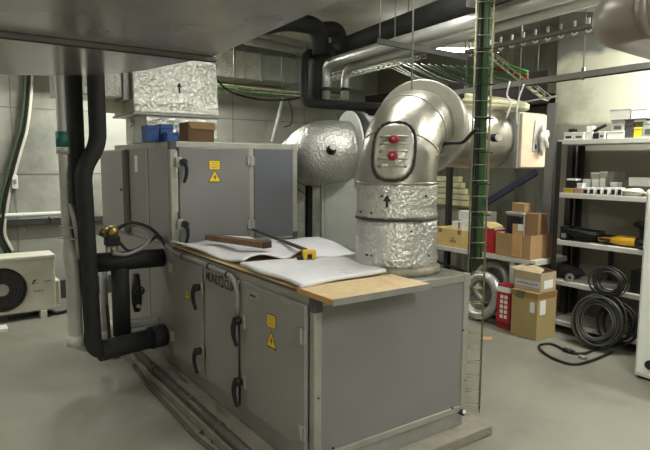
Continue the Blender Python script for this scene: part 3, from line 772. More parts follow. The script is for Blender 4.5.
build('handwheel', MB().disc_ring((-.19, 2.11, .66), (0, 1, 0), .036, .024, .014, 20).cyl((-.19, 2.11, .66), (-.19, 2.18, .66), .012, 8).box(-.222, -.158, 2.105, 2.115, .655, .665), darkm_m, v2)
build('drain_cock', MB().cyl((-.19, 2.14, .53), (-.19, 2.2, .53), .014, 10).box(-.215, -.165, 2.13, 2.145, .525, .535), galv_m, v2)
hoses = [
 ('thick_cable', 'dark cable drooping from the valve actuator to the conduit', [(vx+.05, vy, 1.05), (vx+.12, vy-.02, .98), (vx+.24, vy-.03, 1.02), (-.06, 2.05, 1.08), (-.04, 1.95, 1.02)], .011, black_m),
 ('grey_hose', 'pale grey hose looping low beside the valve actuator', [(vx-.02, vy-.07, .98), (vx+.08, vy-.08, .965), (vx+.2, vy-.06, 1.0), (vx+.28, vy-.03, 1.06), (-.05, 2.1, 1.11)], .014, teflon_m),
 ('thick_cable', 'black cable arching high from the actuator cap to the machine', [(vx+.03, vy+.02, 1.14), (vx+.14, vy, 1.19), (vx+.27, vy-.02, 1.15), (-.05, 2.0, 1.07)], .012, black_m)]
for (n_, l_, pts, r_, m_) in hoses:
    tag(build(n_, MB().tube(spline(pts, 7), r_, 8), m_), l_, 'cable')
tag(build('flexible_hose', MB().tube(spline([(-.46, 2.02, .62), (-.455, 2.02, .5), (-.45, 2.02, .34)], 4), .012, 8), black_m), 'short black rod standing behind the lowest black pipe bend', 'rod')

# conduit and hose along the plinth edge on the floor
a, c = at(137, 349, z=.04), at(226, 449, z=.04)
e0 = Vector((-.16, 2.5, .085)); 
fc = thing('floor_channel', 'dim metal pipe lying along the plinth edge beside the doors', 'pipe', (-.18, 1.4, .065))
build('pipe', MB().tube([(-.155, 2.35, .095), (-.165, .35, .095)], .03, 14), M('dusty metal pipe', '#55514b', .5, .5, .15, 10), fc)
for y in (1.9, 1.2, .75): build('saddle', MB().disc_ring((-.16, y, .095), (0, 1, 0), .035, .029, .03, 16), M('dusty saddle', '#57544f', .6, .3), fc)
tag(build('floor_hose', MB().tube(spline([(-.20, 2.3, .018), (-.24, 1.8, .014), (-.25, 1.3, .014), (-.26, .9, .014), (-.24, .6, .014), (-.25, .35, .014)], 6), .012, 8), M('dirty hose', '#4c4438', .8)), 'thin dirty hose lying on the floor beside the plinth pipe', 'hose')
for k, (px_, py_) in enumerate(((115, 357), (205, 432), (217, 441))):
    q = at(px_, py_, z=.01)
    tag(build('debris', MB().blob((q.x, q.y, .014), .03, .02, .014, k, .4), M('pale rubble', '#8d8266', .9) if k == 0 else M('dark rubble', '#453c30', .9)), ['pale crumb of debris on the floor under the black pipes', 'dark clump of rubble by the plinth corner', 'smaller dark clump of rubble nearest the plinth doors'][k], 'debris')

# ------------------------------------------------------------------ outdoor condenser at the back left
yO = 4.3
A, B = at(0, 254, y=yO), at(54.5, 254, y=yO)
zc1 = B.z; zc0 = at(54, 309, y=yO).z; xr_ = B.x; xl_ = xr_-.86
cu = thing('condenser_unit', 'white outdoor condenser unit with round black fan grille on the floor', 'condenser', ((xl_+xr_)/2, yO+.16, 0))
build('casing', MB().box(xl_, xr_, yO, yO+.32, zc0, zc1-.03), cream_m, cu, .02, 3)
build('top_cover', MB().box(xl_-.006, xr_+.006, yO-.008, yO+.328, zc1-.045, zc1), cream_m, cu, .012, 3)
fc_ = at(2, 290, y=yO); fx, fz, fr_ = fc_.x, fc_.z, .225
gr = build('fan_grille', MB().disc_ring((fx, yO-.012, fz), (0, 1, 0), fr_, fr_-.02, .03, 48), darkm_m, cu)
build('fan_recess', MB().cyl((fx, yO-.004, fz), (fx, yO+.01, fz), fr_-.01, 48), M('fan shadow grey', '#3a3834', .6), cu)
gw = MB()
for r_ in [fr_*k/7 for k in range(2, 7)]: gw.disc_ring((fx, yO-.016, fz), (0, 1, 0), r_+.003, r_-.003, .006, 40)
for k in range(12):
    a = 2*PI*k/12; gw.bar((fx+.06*math.cos(a), yO-.016, fz+.06*math.sin(a)), (fx+fr_*math.cos(a), yO-.016, fz+fr_*math.sin(a)), .005, .005)
build('grille_wire', gw, darkm_m, gr)
build('grille_hub', MB().cyl((fx, yO-.022, fz), (fx, yO-.01, fz), .062, 32), M('grey hub', '#8c8a80', .5), gr)
q = at(35, 282, y=yO)
mk = MB(); mk.extr([(q.x+a, yO-.001, q.z+h) for a, h in ((-.03, -.015), (-.01, .025), (.02, .025), (.0, .012), (-.012, -.008))], (0, -.002, 0))
mk.bar((q.x-.035, yO-.002, q.z-.018), (q.x+.03, yO-.002, q.z-.012), .003, .004)
build('maker_mark', mk, ink_m, cu)
q2 = at(38, 291, y=yO)
tx = MB()
for k in range(6): tx.box(q2.x-.04+k*.016, q2.x-.03+k*.016, yO-.003, yO, q2.z-.006, q2.z+.006+.006*(k % 2))
build('maker_print', tx, M('grey print', '#6c6b66', .6), cu)
q3 = at(46, 281, y=yO); tx = MB()
for k in range(7): tx.box(q3.x-.02+k*.01, q3.x-.013+k*.01, yO-.003, yO, q3.z-.004, q3.z+.005)
build('maker_print', tx, M('grey print', '#6c6b66', .6), cu)
build('valve_cover', MB().box(xr_+.002, xr_+.055, yO+.06, yO+.3, zc0+.03, zc0+.30), cream_m, cu, .02, 3)
build('side_grip', MB().box(xr_-.003, xr_+.012, yO+.08, yO+.24, zc1-.16, zc1-.09), M('grip grey', '#a19f90', .6), cu, .004)
for x in (xl_+.12, xr_-.16):
    build('foot', MB().box(x, x+.06, yO-.02, yO+.34, 0, zc0), cream_m, cu, .003)
tag(build('rubber_block', MB().box(xl_+.1, xl_+.36, yO-.35, yO-.18, .0, .03), white_m), 'white strip lying on the floor in front of the condenser unit', 'strip')
tag(build('refrigerant_hose', MB().tube(spline([at(8, 318, z=.03), at(30, 315, z=.02), at(45, 311.5, z=.02), at(56, 313, z=.02), Vector((xr_+.12, yO+.1, .02)), Vector((xr_+.25, yO+.3, .02))], 6), .018, 8), black_m), 'black hose curling on the floor in front of the white condenser', 'hose')

# ------------------------------------------------------------------ back wall services
za = 1.035
wp = thing('wall_pipe', 'white horizontal pipe along the back wall above the condenser', 'pipe', (-.6, YB-.06, za))
build('pipe', MB().tube([(-3.4, YB-.065, za), (-.05, YB-.065, za)], .024, 16), white_m, wp)
for x in (-2.2, -.9, -.3): build('bracket', MB().box(x-.015, x+.015, YB-.11, YB-.001, za-.055, za-.038), galv_m, wp)
wd = thing('wall_cable_duct', 'dark trunking along the back wall below the white pipe', 'trunking', (-.6, YB-.06, .93))
build('trunking', MB().box(-3.4, 1.4, YB-.06, YB-.002, .91, .975), M('dark trunking', '#2f2f2e', .6), wd, .004)
build('trunking_lid', MB().box(-3.4, 1.4, YB-.068, YB-.06, .916, .969), M('dark trunking lid', '#3a3a39', .5), wd)
yw = YB-.05
ch = [at(30, 95, y=yw), at(26, 128, y=yw), at(20, 150, y=yw), at(14, 172, y=yw), at(8, 195, y=yw), at(4, 222, y=yw), at(4, 236, y=yw), at(12, 252, y=yw)]
ch.insert(0, at(31, 60, y=yw))
tag(build('wall_conduit', MB().tube(spline(ch, 6), .03, 10), cream_m), 'pale conduit sloping down the back wall to the condenser', 'conduit')
tag(build('green_cable', MB().tube([p_+Vector((-.055, -.012, 0)) for p_ in spline(ch, 6)], .024, 8), M('dull green cable', '#465a40', .5)), 'dull green cable following the pale conduit down the back wall', 'cable')
tag(build('black_cable', MB().tube([p_+Vector((-.02, -.05, 0)) for p_ in spline(ch, 6)], .014, 8), blk_m), 'thin black cable tied to the sloping conduit on the back wall', 'cable')
q = at(14.5, 182, y=yw)
sb = thing('switch_box', 'small white isolator switch box on the back wall beside sloping conduit', 'switch', (q.x, yw, q.z-.07))
build('box', MB().box(q.x-.03, q.x+.03, yw-.05, YB-.002, q.z-.075, q.z+.075), white_m, sb, .006)
build('rocker', MB().box(q.x-.014, q.x+.014, yw-.058, yw-.05, q.z-.02, q.z+.03), teflon_m, sb, .003)
tag(build('thin_wire', MB().tube(spline([(q.x-.0, yw-.02, q.z-.08), (q.x-.01, yw, q.z-.25), (q.x+.06, yw, q.z-.5), (q.x+.08, yw, q.z-.62)], 6), .005, 6), teflon_m), 'thin grey wire hanging from the white switch box', 'wire')
# insulated duct along the back wall
bd2 = thing('insulated_wall_duct', 'rectangular silver foil duct along the top of the back wall', 'duct', (2.5, 4.7, 2.72))
yb2 = 4.6
zA, zB = at(218, 48, y=yb2).z, at(218, 76, y=yb2).z
build('foil_section', MB().box(-.2, at(262, 60, y=yb2).x, yb2, YB-.1, zB, zA), foil_m, bd2, .01)
build('plain_section', MB().box(at(262, 60, y=yb2).x+.004, 4.0, yb2+.005, YB-.1, zB+.01, zA-.01), M('plain grey duct', '#a3a49e', .5, .3), bd2, .004)
jm = MB()
for k in range(-1, 4):
    x = at(262, 60, y=yb2).x-.02-k*.38
    jm.box(x-.012, x+.012, yb2-.012, yb2+.05, zB-.012, zA+.012)
build('joint_strip', jm, galv_m, bd2)
hg = MB()
for x in (1.2, 2.0, 2.8, 3.5): hg.cyl((x, yb2-.03, zB-.03), (x, yb2-.03, H), .006, 6)
build('hanger', hg, wire_m, bd2)

# ------------------------------------------------------------------ cable trays
def tray(name, label, p, q, w, mat, rung=.1, side=.045):
    p = Vector(p); q = Vector(q); d = (q-p); Ln = d.length; d.normalize()
    s_ = d.cross(Vector((0, 0, 1))).normalized() if abs(d.z) < .95 else Vector((1, 0, 0))
    u_ = s_.cross(d).normalized()
    t = thing(name, label, 'cable tray', p)
    mb = MB()
    for k in (-1, 1):
        mb.bar(p+s_*(k*w/2), q+s_*(k*w/2), .008, .008); mb.bar(p+s_*(k*w/2)+u_*side, q+s_*(k*w/2)+u_*side, .008, .008)
    mb.bar(p, q, .008, .008)
    build('side_wire', mb, mat, t)
    mb = MB(); n = int(Ln/rung)
    for i in range(n+1):
        c_ = p+d*(i*rung)
        mb.bar(c_-s_*w/2, c_+s_*w/2, .007, .007)
        for k in (-1, 1): mb.bar(c_+s_*(k*w/2), c_+s_*(k*w/2)+u_*side, .007, .007)
    build('cross_wire', mb, mat, t)
    return t, d, s_, u_, Ln
# along the back, full of yellow-green cable
yt = 4.15
z_t = at(220, 90, y=yt).z-.01
p0, p1 = Vector((.9, yt, z_t)), Vector((3.3, yt, z_t))
t, d, s_, u_, Ln = tray('wire_cable_tray', 'wire cable tray near the back wall heaped with yellow green cable', p0, p1, .3, wire_m)
hg = MB()
for x in (1.55, 2.2, 2.85): hg.cyl((x, yt-.17, z_t), (x, yt-.17, H), .006, 6)
build('hanger', hg, wire_m, t)
rnd = random.Random(11)
for k in range(9):
    yo = -.12+.03*k; pts = []
    for i in range(13):
        x = 1.0+2.2*i/12
        pts.append((x, yt+yo+.015*math.sin(3*x+k), z_t+.022+.014*(k % 3)+.012*abs(math.sin(5*x+k*1.7))-(.05*math.exp(-((x-1.9-.1*k)/.35)**2) if k % 4 == 0 else 0)))
    tag(build('tray_cable', MB().tube(pts, .014+.003*(k % 2), 6), yg_m if k % 3 else lgreen_m), 'yellow green cable lying in the heaped tray near the back wall', 'cable', 'cables in the back tray')
tag(build('sagging_cable', MB().tube(spline([(1.15, yt-.2, z_t+.35), (1.3, yt-.2, z_t+.12), (1.5, yt-.2, z_t-.03), (1.9, yt-.2, z_t-.09), (2.3, yt-.2, z_t-.06), (2.6, yt-.18, z_t+.02)], 6), .012, 8), darkm_m), 'dark cable sagging under the back tray from the arrow duct', 'cable')
tag(build('slanted_pipe', MB().tube([at(283, 98, y=4.9), at(272, 142, y=4.9)], .025, 10), white_m), 'slanted white pipe on the back wall under the heaped tray', 'pipe')
tag(build('hanging_loop', MB().tube(spline([at(288, 98, y=4.8), at(292, 112, y=4.8), at(291, 124, y=4.8), at(284, 127, y=4.8)], 6), .008, 6), darkm_m), 'dark cable loop hanging near the slanted white pipe', 'cable')

# ladder tray along the machine axis, seen beyond the silver pipes
q0, q1 = at(300, 92, z=2.55), at(440, 58, z=2.55)
q0 = Vector((2.75, 4.1, 2.55)); q1 = Vector((2.75, 1.55, 2.55))
q0 = at(290, 90, x=2.75); q1 = at(420, 57, x=2.75)
t, d, s_, u_, Ln = tray('ladder_cable_tray', 'bare wire cable tray running forward beyond the silver pipes', q0, q1, .2, wire_m, .09)

# wide group of cables sloping across behind the riser
ck = []
gcol = [M('white cable', '#85857c', .5), M('mid green cable', '#4a7a40', .5), M('olive cable', '#6f7448', .5), M('grey cable', '#5e5e5a', .5), green_m]
ta, tb_ = at(372, 66, x=3.25), at(545, 104, x=3.25)
for k in range(14):
    pxs = 388+7.2*k
    a_ = at(pxs-10, 62+.35*k, x=2.95); b_ = at(pxs+38, 84+.2*k, x=2.9)
    m_ = (a_+b_)/2+Vector((0, 0, -.015*(k % 3)))
    tag(build('crossing_cable', MB().tube(spline([a_, m_, b_], 6), .008+.002*(k % 2), 6), gcol[[0, 2, 3, 0, 1, 3, 0, 1, 4, 1, 0, 1, 1, 3][k]]), 'cable in the sloping bundle above the silver riser collar', 'cable', 'sloping cables above the riser')
t, d, s_, u_, Ln = tray('wire_cable_tray', 'wire cable tray climbing toward the ceiling above the cream hose coil', at(545, 100, x=3.0), at(488, 56, x=2.85), .16, M('bright wire', '#b5b5a0', .4, .5), .07)
hq = at(488, 56, x=2.85); build('hanger', MB().cyl(hq, (hq.x, hq.y, H), .005, 6), wire_m, t)
for k in range(5):
    a_ = at(487, 62+3*k, x=2.9); b_ = at(528, 72+3*k, x=2.95)
    tag(build('tray_cable', MB().tube(spline([a_, (a_+b_)/2+Vector((0, 0, .015)), b_], 5), .012, 6), lgreen_m if k != 2 else red_m), 'cable beside the climbing tray above the cream hose coil' if k != 2 else 'red cable among green ones beside the climbing tray', 'cable', 'cables on the climbing tray')

# tray with pale clips, top right
p0, p1 = at(470, 53.5, x=2.25), at(632, 20, x=2.25)
ct = thing('clipped_cable_tray', 'perforated dark cable tray with pale clips, high on the right', 'cable tray', p0)
d = (p1-p0).normalized()
build('tray_body', MB().bar(p0, p1, .12, .045), M('dark tray', '#6a6960', .5, .4), ct, .004)
cl = MB(); n = 13
build('tray_lip', MB().bar(p0+Vector((-.066, 0, .006)), p1+Vector((-.066, 0, .006)), .008, .018), M('grey tray lip', '#8a8980', .5, .5), ct)
for k in range(n):
    c_ = p0+(p1-p0)*((k+.5)/n)
    build('clip', MB().box(c_.x-.07, c_.x-.058, c_.y-.008, c_.y+.008, c_.z+.02, c_.z+.058), white_m, ct)
    build('clip', MB().tube(spline([(c_.x-.06, c_.y-.02, c_.z-.022), (c_.x-.06, c_.y, c_.z-.034), (c_.x-.06, c_.y+.02, c_.z-.022)], 3), .007, 6), white_m, ct)
hg = MB()
for f in (.35, .8):
    c_ = p0+(p1-p0)*f; hg.cyl((c_.x+.05, c_.y, c_.z), (c_.x+.05, c_.y, H), .005, 6)
build('hanger', hg, wire_m, ct)

# ------------------------------------------------------------------ ceiling pipes
zP = 2.85
def pipe(name, label, pts, r, mat, rad=.15, group=None, n=22):
    return tag(build(name, MB().tube(fillet(pts, rad, 8), r, n), mat), label, 'pipe', group)
a_ = Vector((1.82, -.9, zP)); b_ = Vector((2.17, 3.15, zP))
dr = (b_-a_).normalized()
pipe('black_ceiling_pipe', 'thick black insulated pipe running under the ceiling then dropping', [at(520, -17, z=zP), at(461, 4.5, z=zP), at(340, 48, z=zP), at(318, 58, d=6.15), at(317.5, 104, d=6.15)], .092, black_m, .2, 'black ceiling pipes')
s0 = at(330, 62, d=6.3)
zS = s0.z
sil = M('bright pipe cladding', '#bcbcb6', .38, .6, .08, 6, rvar=.08)
for (lab, x1_, y1_, x2_, y2_, x3_, rr, dd) in (('silver clad ceiling pipe, nearest below the thick black pipe', 500, 13, 326, 64, 326, .052, 6.1), ('slimmer silver clad ceiling pipe dropping beside the wide one', 500, 25, 345, 69, 344.5, .044, 6.25)):
    e_ = at(x2_, y2_, d=dd); st_ = at(x1_, y1_, z=e_.z)
    dn = at(x3_, 99, d=dd)
    t = thing('silver_ceiling_pipe', lab, 'pipe', e_, 'silver ceiling pipes')
    pth = fillet([st_+(st_-e_)*.6, e_, (e_.x+.0, e_.y, dn.z)], .14, 8)
    build('cladding', MB().tube(pth, rr, 24), sil, t)
    build('clamp', MB().disc_ring((e_.x, e_.y, dn.z+.1), (0, 0, 1), rr+.012, rr-.01, .03, 24), darkm_m, t)
    hp = e_+(st_-e_)*.5
    build('hanger', MB().cyl((hp.x, hp.y, hp.z+rr-.01), (hp.x, hp.y, H), .006, 6), wire_m, t)
dq = 6.0
pipe('black_ceiling_pipe', 'black pipe making an open square bend down to the level black pipe', [at(322, 50, d=6.3), at(304, 56, d=dq), at(304, 103, d=dq), at(345, 105.5, d=5.9), at(400, 109, d=5.7)], .046, black_m, .09, 'black ceiling pipes')
pipe('black_ceiling_pipe', 'thickest black pipe emerging from behind the overhead duct and elbowing down', [at(262, 26, d=5.6), at(285, 21, d=5.7), at(319, 26, d=5.9), at(321, 54, d=5.95)], .088, black_m, .2, 'black ceiling pipes')
pipe('black_ceiling_pipe', 'black pipe arching behind the thickest elbow', [at(322, 30, d=6.3), at(338, 29, d=6.35), at(340, 46, d=6.35)], .085, black_m, .16, 'black ceiling pipes')
# thin pipes under the ceiling to the left
for k, (lab, ya) in enumerate((('upper of two grey pipes under the ceiling behind the overhead duct', 42), ('lower of two grey pipes under the ceiling behind the overhead duct', 48))):
    e0, e1 = at(255, ya-8+2*k, d=6.8), at(305, ya+4, d=6.9)
    tag(build('grey_ceiling_pipe', MB().cyl(e0+(e0-e1)*.5, e1, .05, 16), M('pale ceiling pipe', '#8f8e86', .5)), lab, 'pipe', 'grey ceiling pipes')
# cross strut carrying the pipes
sA, sB = at(378, 41, d=4.9), at(468, 58, d=4.7)
st = thing('pipe_support_strut', 'short grey strut crossing under the thick black ceiling pipe', 'strut', sA)
build('channel', MB().bar(sA, sB, .045, .045), M('dim strut', '#4c4b47', .6, .3), st, .003)
for k, f in enumerate((.02, .97)):
    q = sA+(sB-sA)*f; build('hanger', MB().cyl(q, (q.x, q.y, H), .006, 6), wire_m, st)
# long strut along the right
sA, sB = Vector((2.56, 1.62, 2.295)), Vector((2.50, -.75, 2.31))
st = thing('long_strut_channel', 'long straight grey strut channel crossing in front of the bright right wall', 'strut', sB)
build('channel', MB().bar(sA, sB, .04, .045), strut_m, st, .003)
build('slot_lip', MB().bar(sA+Vector((0, 0, -.026)), sB+Vector((0, 0, -.026)), .02, .008), darkm_m, st)
for f, r_ in ((.12, .005), (.60, .005), (.84, .005)):
    q = sA+(sB-sA)*f; build('hanger', MB().cyl((q.x, q.y, q.z), (q.x, q.y, H), r_, 6).cyl((q.x, q.y, q.z-.04), (q.x, q.y, q.z+.05), .014, 8), wire_m, st)
# big taupe round duct, upper right
rdz = 2.62
c1 = at(622, 24, d=4.0); 
td = thing('taupe_round_duct', 'glossy taupe round duct bending at the upper right corner', 'duct', c1)
cA = Vector((2.35, -.62, rdz+.05))
dd = Vector((.05, -1, .02)).normalized()
e1 = at(608, 17, d=3.25)
pth = fillet([e1+Vector((-.04, -1.4, .0)), e1+Vector((.02, -.0, 0)), e1+Vector((.75, .06, -.0))], .18, 10)
build('duct_tube', MB().tube(pth, .135, 40), brownp_m, td)
jr = pth[3]
build('joint_band', MB().disc_ring(e1+Vector((.003, -.22, 0)), (0.02, -1, 0), .14, .125, .05, 40), brownp_m, td)
build('hanger', MB().cyl(e1+Vector((0, -.6, .12)), (e1.x, e1.y-.6, H), .006, 6), wire_m, td)

# cream hose coil, lying over the damper box
hc = at(508, 107, x=2.55)
hcz = zk1+.004
coil = MB()
pts = []
for k in range(7):
    for j in range(28):
        a = 2*PI*j/28; rr = .235+.012*math.sin(k*2)
        pts.append((bxc-.14+rr*math.cos(a)*1.0, yd-.02+rr*1.0*math.sin(a), hcz+.02+.022*k*(.6+.4*math.sin(a))+.012))
coil.tube(pts, .017, 8)
tag(build('hose_coil', coil, hose_m), 'coil of cream hose lying on the damper box and silver duct', 'hose')
for k, (lab, xs) in enumerate((('white wire dangling with a kink above the silver branch duct', [(510, 81), (507, 95), (511, 103), (506, 119)]), ('white wire dangling straight down past the cream hose coil', [(524, 84), (519, 98), (517, 112), (517, 124)]))):
    tag(build('dangling_wire', MB().tube(spline([at(a_, b_, d=4.55) for a_, b_ in xs], 5), .006, 6), white_m), lab, 'wire', 'white dangling wires')

# ------------------------------------------------------------------ vertical tray with green cables
bx0, bx1, by = W+.11, W+.27, .16
vt = thing('vertical_cable_basket', 'vertical wire cable basket from floor to ceiling at the machine corner', 'cable tray', (1.3, by, 0))
vdir = Vector((.62, -.62, 0)).normalized()
vdir = Vector((math.cos(YAW+.15), -math.sin(YAW+.15), 0)); vn = Vector((-vdir.y, vdir.x, 0))
q = at(471.5, 412, z=0.0)
vc = Vector((q.x, q.y, 0))
wv = .052
mb = MB()
for k in (-1, 1):
    for dp in (0, .05): mb.cyl(vc+vdir*(k*wv)+vn*dp, vc+vdir*(k*wv)+vn*dp+Zv*H, .0035, 6)
for i in range(33):
    z = .04+i*.1
    for dp in (0, .05): mb.cyl(vc-vdir*wv+vn*dp+Zv*z, vc+vdir*wv+vn*dp+Zv*z, .003, 6)
    for k in (-1, 1): mb.cyl(vc+vdir*(k*wv)+Zv*z, vc+vdir*(k*wv)+vn*.05+Zv*z, .003, 6)
build('wire_mesh', mb, M('olive zinc wire', '#8a8868', .45, .5), vt)
zend = .93
for k, (o_, m_) in enumerate(((-.040, 1), (-.024, 1), (.004, 0), (.020, 0), (-.008, 2))):
    off = vdir*(o_+.006)+vn*(.018+.012*(k % 2))
    pts = [vc+off+Zv*H, vc+off+Zv*1.6, vc+off+vdir*.003*(k % 2)+Zv*(zend+.15), vc+off+vn*.02+Zv*(zend+.05*k)]
    lab_ = ['green cable strapped in the vertical basket at the machine corner', 'blackish cable strapped at the left inside the vertical basket', 'deep green cable between black and green ones in the vertical basket'][m_]
    tag(build('riser_cable', MB().tube(spline(pts, 5), .0105, 8), [green_m, M('black green cable', '#1a2217', .5), M('deep green cable', '#1d3a1b', .5)][m_]), lab_, 'cable', 'cables in the vertical basket')
tb2 = MB()
for z in (1.12, 1.32, 1.52, 1.72, 1.93, 2.14, 2.36):
    tb2.tube([vc+vdir*(-.04)+vn*.0+Zv*z, vc+vdir*.075+vn*.0+Zv*z], .004, 6)
build('cable_tie', tb2, darkm_m, vt)

# ------------------------------------------------------------------ shelving on the right
SX0, SX1, SY0, SY1 = 3.50, 3.90, -.45, 1.0
sh = thing('storage_shelf', 'five tier storage shelf with dark posts against the right wall', 'shelf', (3.7, .3, 0))
zs = [1.875, 1.37, .915, .52, .125]
for z in zs: 
    build('shelf_board', MB().box(SX0, SX1, SY0, SY1, z-.045, z), shelf_m, sh, .004)
for (x, y) in ((SX0, SY1), (SX1, SY1), (SX0, SY0), (SX1, SY0)):
    sx = 1 if x == SX0 else -1; sy = -1 if y == SY1 else 1
    mb = MB().box(x-.004*sx, x+.04*sx, y+.002*(-sy), y-.004*(-sy)*-1, 0, 1.90) if False else MB()
    mb.box(x-.005, x-.002, y, y+.045*sy, 0, 1.86) if x == SX0 else mb.box(x+.002, x+.005, y, y+.045*sy, 0, 1.86)
    mb.box(x-.005 if x == SX0 else x-.045, x+.045 if x == SX0 else x+.005, y+.002*-sy, y+.005*-sy, 0, 1.86)
    build('post', mb, post_m, sh)
build('mid_post', MB().box(SX1-.03, SX1-.005, .60, .64, .53, .86), post_m, sh)

def P3(x_, y_, X): return at(x_, y_, x=X)
def shelf_box(name, label, cat, x0, x1, yt_, X, dep, zbase, mat, lid=None, band=None, group=None):
    """box whose front face stands on plane X; x0..x1 and its top edge yt_ are measured on the photo"""
    A = P3(x0, yt_, X); B = P3(x1, yt_, X)
    t = thing(name, label, cat, (X+dep/2, (A.y+B.y)/2, zbase), group)
    y0, y1 = min(A.y, B.y), max(A.y, B.y); z1 = A.z; zb = zbase+.001
    h = z1-zb
    build('body', MB().box(X, X+dep, y0, y1, zb, zb+h*.8), mat, t, .002)
    build('lid', MB().box(X-.002, X+dep+.002, y0-.002, y1+.002, zb+h*.8, z1), lid or mat, t, .002)
    if band: build('label_patch', MB().box(X-.003, X-.0005, y0+(y1-y0)*.2, y1-(y1-y0)*.2, zb+h*.18, zb+h*.5), band, t)
    return t, y0, y1, z1
T = zs[0]
Gt = 'cartons on the top shelf'
prt = M('dark print', '#55534d', .6)
shelf_box('white_carton', 'low white carton with dark slot at the left end of the top shelf', 'box', 564, 573.5, 132.5, 3.52, .12, T, white_m, band=ink_m, group=Gt)
shelf_box('white_carton', 'low white carton with dark slot, second from the top shelf end', 'box', 574, 584, 132.5, 3.52, .12, T, white_m, band=prt, group=Gt)
shelf_box('white_carton', 'small upright white carton beside the black tool bundle, top shelf', 'box', 586, 592, 131.5, 3.54, .06, T, off_m, group=Gt)
shelf_box('white_carton', 'tiny white carton behind the black tool bundle, top shelf', 'box', 587, 592.5, 126, 3.62, .06, T, white_m, group=Gt)
t = thing('tool_bundle', 'black tool bundle with a slanting rod on the top shelf', 'tool', (3.58, .66, T))
a_, b_ = P3(590, 133, 3.58), P3(606, 125, 3.58)
build('case', MB().box(3.53, 3.66, P3(604, 135, 3.53).y, P3(592.5, 135, 3.53).y, T+.001, P3(600, 133, 3.53).z), blk_m, t, .008)
build('rod', MB().cyl(a_, b_, .014, 10), blk_m, t)
shelf_box('white_carton', 'little white carton lying in front of the black tools, top shelf', 'box', 599, 605, 131.5, 3.505, .024, T, white_m, band=prt, group=Gt)
_, y0, y1, zw = shelf_box('white_carton', 'wide plain white carton under the grey carton on top shelf', 'box', 607, 624, 131.5, 3.52, .2, T, white_m, group=Gt)
_, y0, y1, zw2 = shelf_box('grey_carton', 'pale grey carton with dark pictogram stacked on the wide white carton', 'box', 612, 624.5, 120.5, 3.53, .18, zw, M('pale grey card', '#b4b0a6', .7), band=prt, group=Gt)
shelf_box('dark_carton', 'dark grey upright carton beside the yellow one, top shelf', 'box', 625, 633.5, 123.5, 3.53, .18, T, M('charcoal card', '#45423f', .7), group=Gt)
_, _, _, zy = shelf_box('yellow_carton', 'bright yellow carton beneath a brown one on the top shelf', 'box', 634, 642, 127.5, 3.53, .18, T, M('lemon card', '#cfc23a', .6), group=Gt)
shelf_box('brown_carton', 'small dark brown carton stacked on the bright yellow one', 'box', 635, 642, 120.5, 3.53, .16, zy, M('umber card', '#5a4a3b', .7), lid=white_m, group=Gt)
shelf_box('grey_carton', 'tall grey green carton at the right end of top shelf', 'box', 643, 656, 121, 3.53, .18, T, M('sage card', '#9ea399', .7), band=prt, group=Gt)
zc = zw2+.001
_, _, _, _ = shelf_box('large_carton', 'large greyish translucent carton on the pale grey carton, top of the stack', 'box', 610, 631, 108.5, 3.52, .2, zc, M('grey white card', '#bdbcb0', .5), group=Gt)
shelf_box('large_carton', 'large bright white carton, topmost on the stack beside the greyish one', 'box', 631.5, 648, 108.0, 3.515, .2, zc, white_m, group=Gt)
shelf_box('navy_pot', 'small navy blue tin on the grey green carton', 'tin', 646.5, 652, 111, 3.56, .07, P3(648, 121, 3.53).z, M('navy tin', '#25244a', .4))

T = zs[1]; Gs = 'small boxes on the second shelf'
shelf_box('yellow_carton', 'flat yellow carton at the left end of the second shelf', 'box', 563.5, 572.5, 188, 3.51, .1, T, M('mustard card', '#b7a23a', .6), group=Gs)
shelf_box('pink_carton', 'flat pinkish carton beside the yellow one on second shelf', 'box', 574, 582, 188, 3.51, .1, T, M('dusty pink card', '#a88a80', .6), group=Gs)
zz = P3(566, 188, 3.51).z
shelf_box('white_carton', 'white carton with black lower half stacked on the flat yellow one', 'box', 567, 576, 178.5, 3.52, .09, zz, blk_m, lid=white_m, group=Gs)
shelf_box('white_carton', 'small white carton stacked on the flat pinkish one', 'box', 577, 582.5, 183, 3.52, .07, zz, white_m, group=Gs)
cupm = M('white fitting plastic', '#c9c8c0', .5)
xs = [583.5, 588.7, 598.5, 604.5, 614.5]
xs = [583.5, 589.5, 596.5, 603.5, 611, 617.5]
for k, x in enumerate(xs):
    A = P3(x, 187.5, 3.52); B = P3(x+5, 187.5, 3.52); zt2 = A.z
    t = thing('pipe_fitting', 'white pipe fitting with dark opening in the front row, second shelf', 'fitting', (3.55, (A.y+B.y)/2, T), 'white pipe fittings in a row')
    build('body', MB().box(3.52, 3.58, B.y, A.y, T+.001, zt2), cupm, t, .006)
    build('opening', MB().box(3.514, 3.521, B.y+.008, A.y-.008, T+.008, zt2-.018), blk_m, t, .002)
zb = P3(590, 184.5, 3.60).z
sb_ = [(583, 589.5, 179, 'small white carton at the left behind the fittings row'), (592, 599, 179, 'small pale carton in the middle behind the fittings row'), (600.5, 605, 178, 'narrow white carton behind the fittings row'), (610.5, 617, 182, 'small white carton beside the grey block, second shelf')]
for (a_, b_, c_, lab) in sb_: shelf_box('white_carton', lab, 'box', a_, b_, c_, 3.60, .09, T, off_m, lid=white_m, group=Gs)
zq = P3(595, 179, 3.60).z
shelf_box('white_carton', 'white carton stacked higher at left in the second shelf pile', 'box', 591, 599, 172.5, 3.61, .08, zq, M('beige card', '#a5a091', .7), lid=white_m, group=Gs)
shelf_box('white_carton', 'white carton stacked higher at right in the second shelf pile', 'box', 600, 607.5, 171.5, 3.61, .08, P3(603, 178, 3.60).z, M('beige card', '#a5a091', .7), lid=white_m, group=Gs)
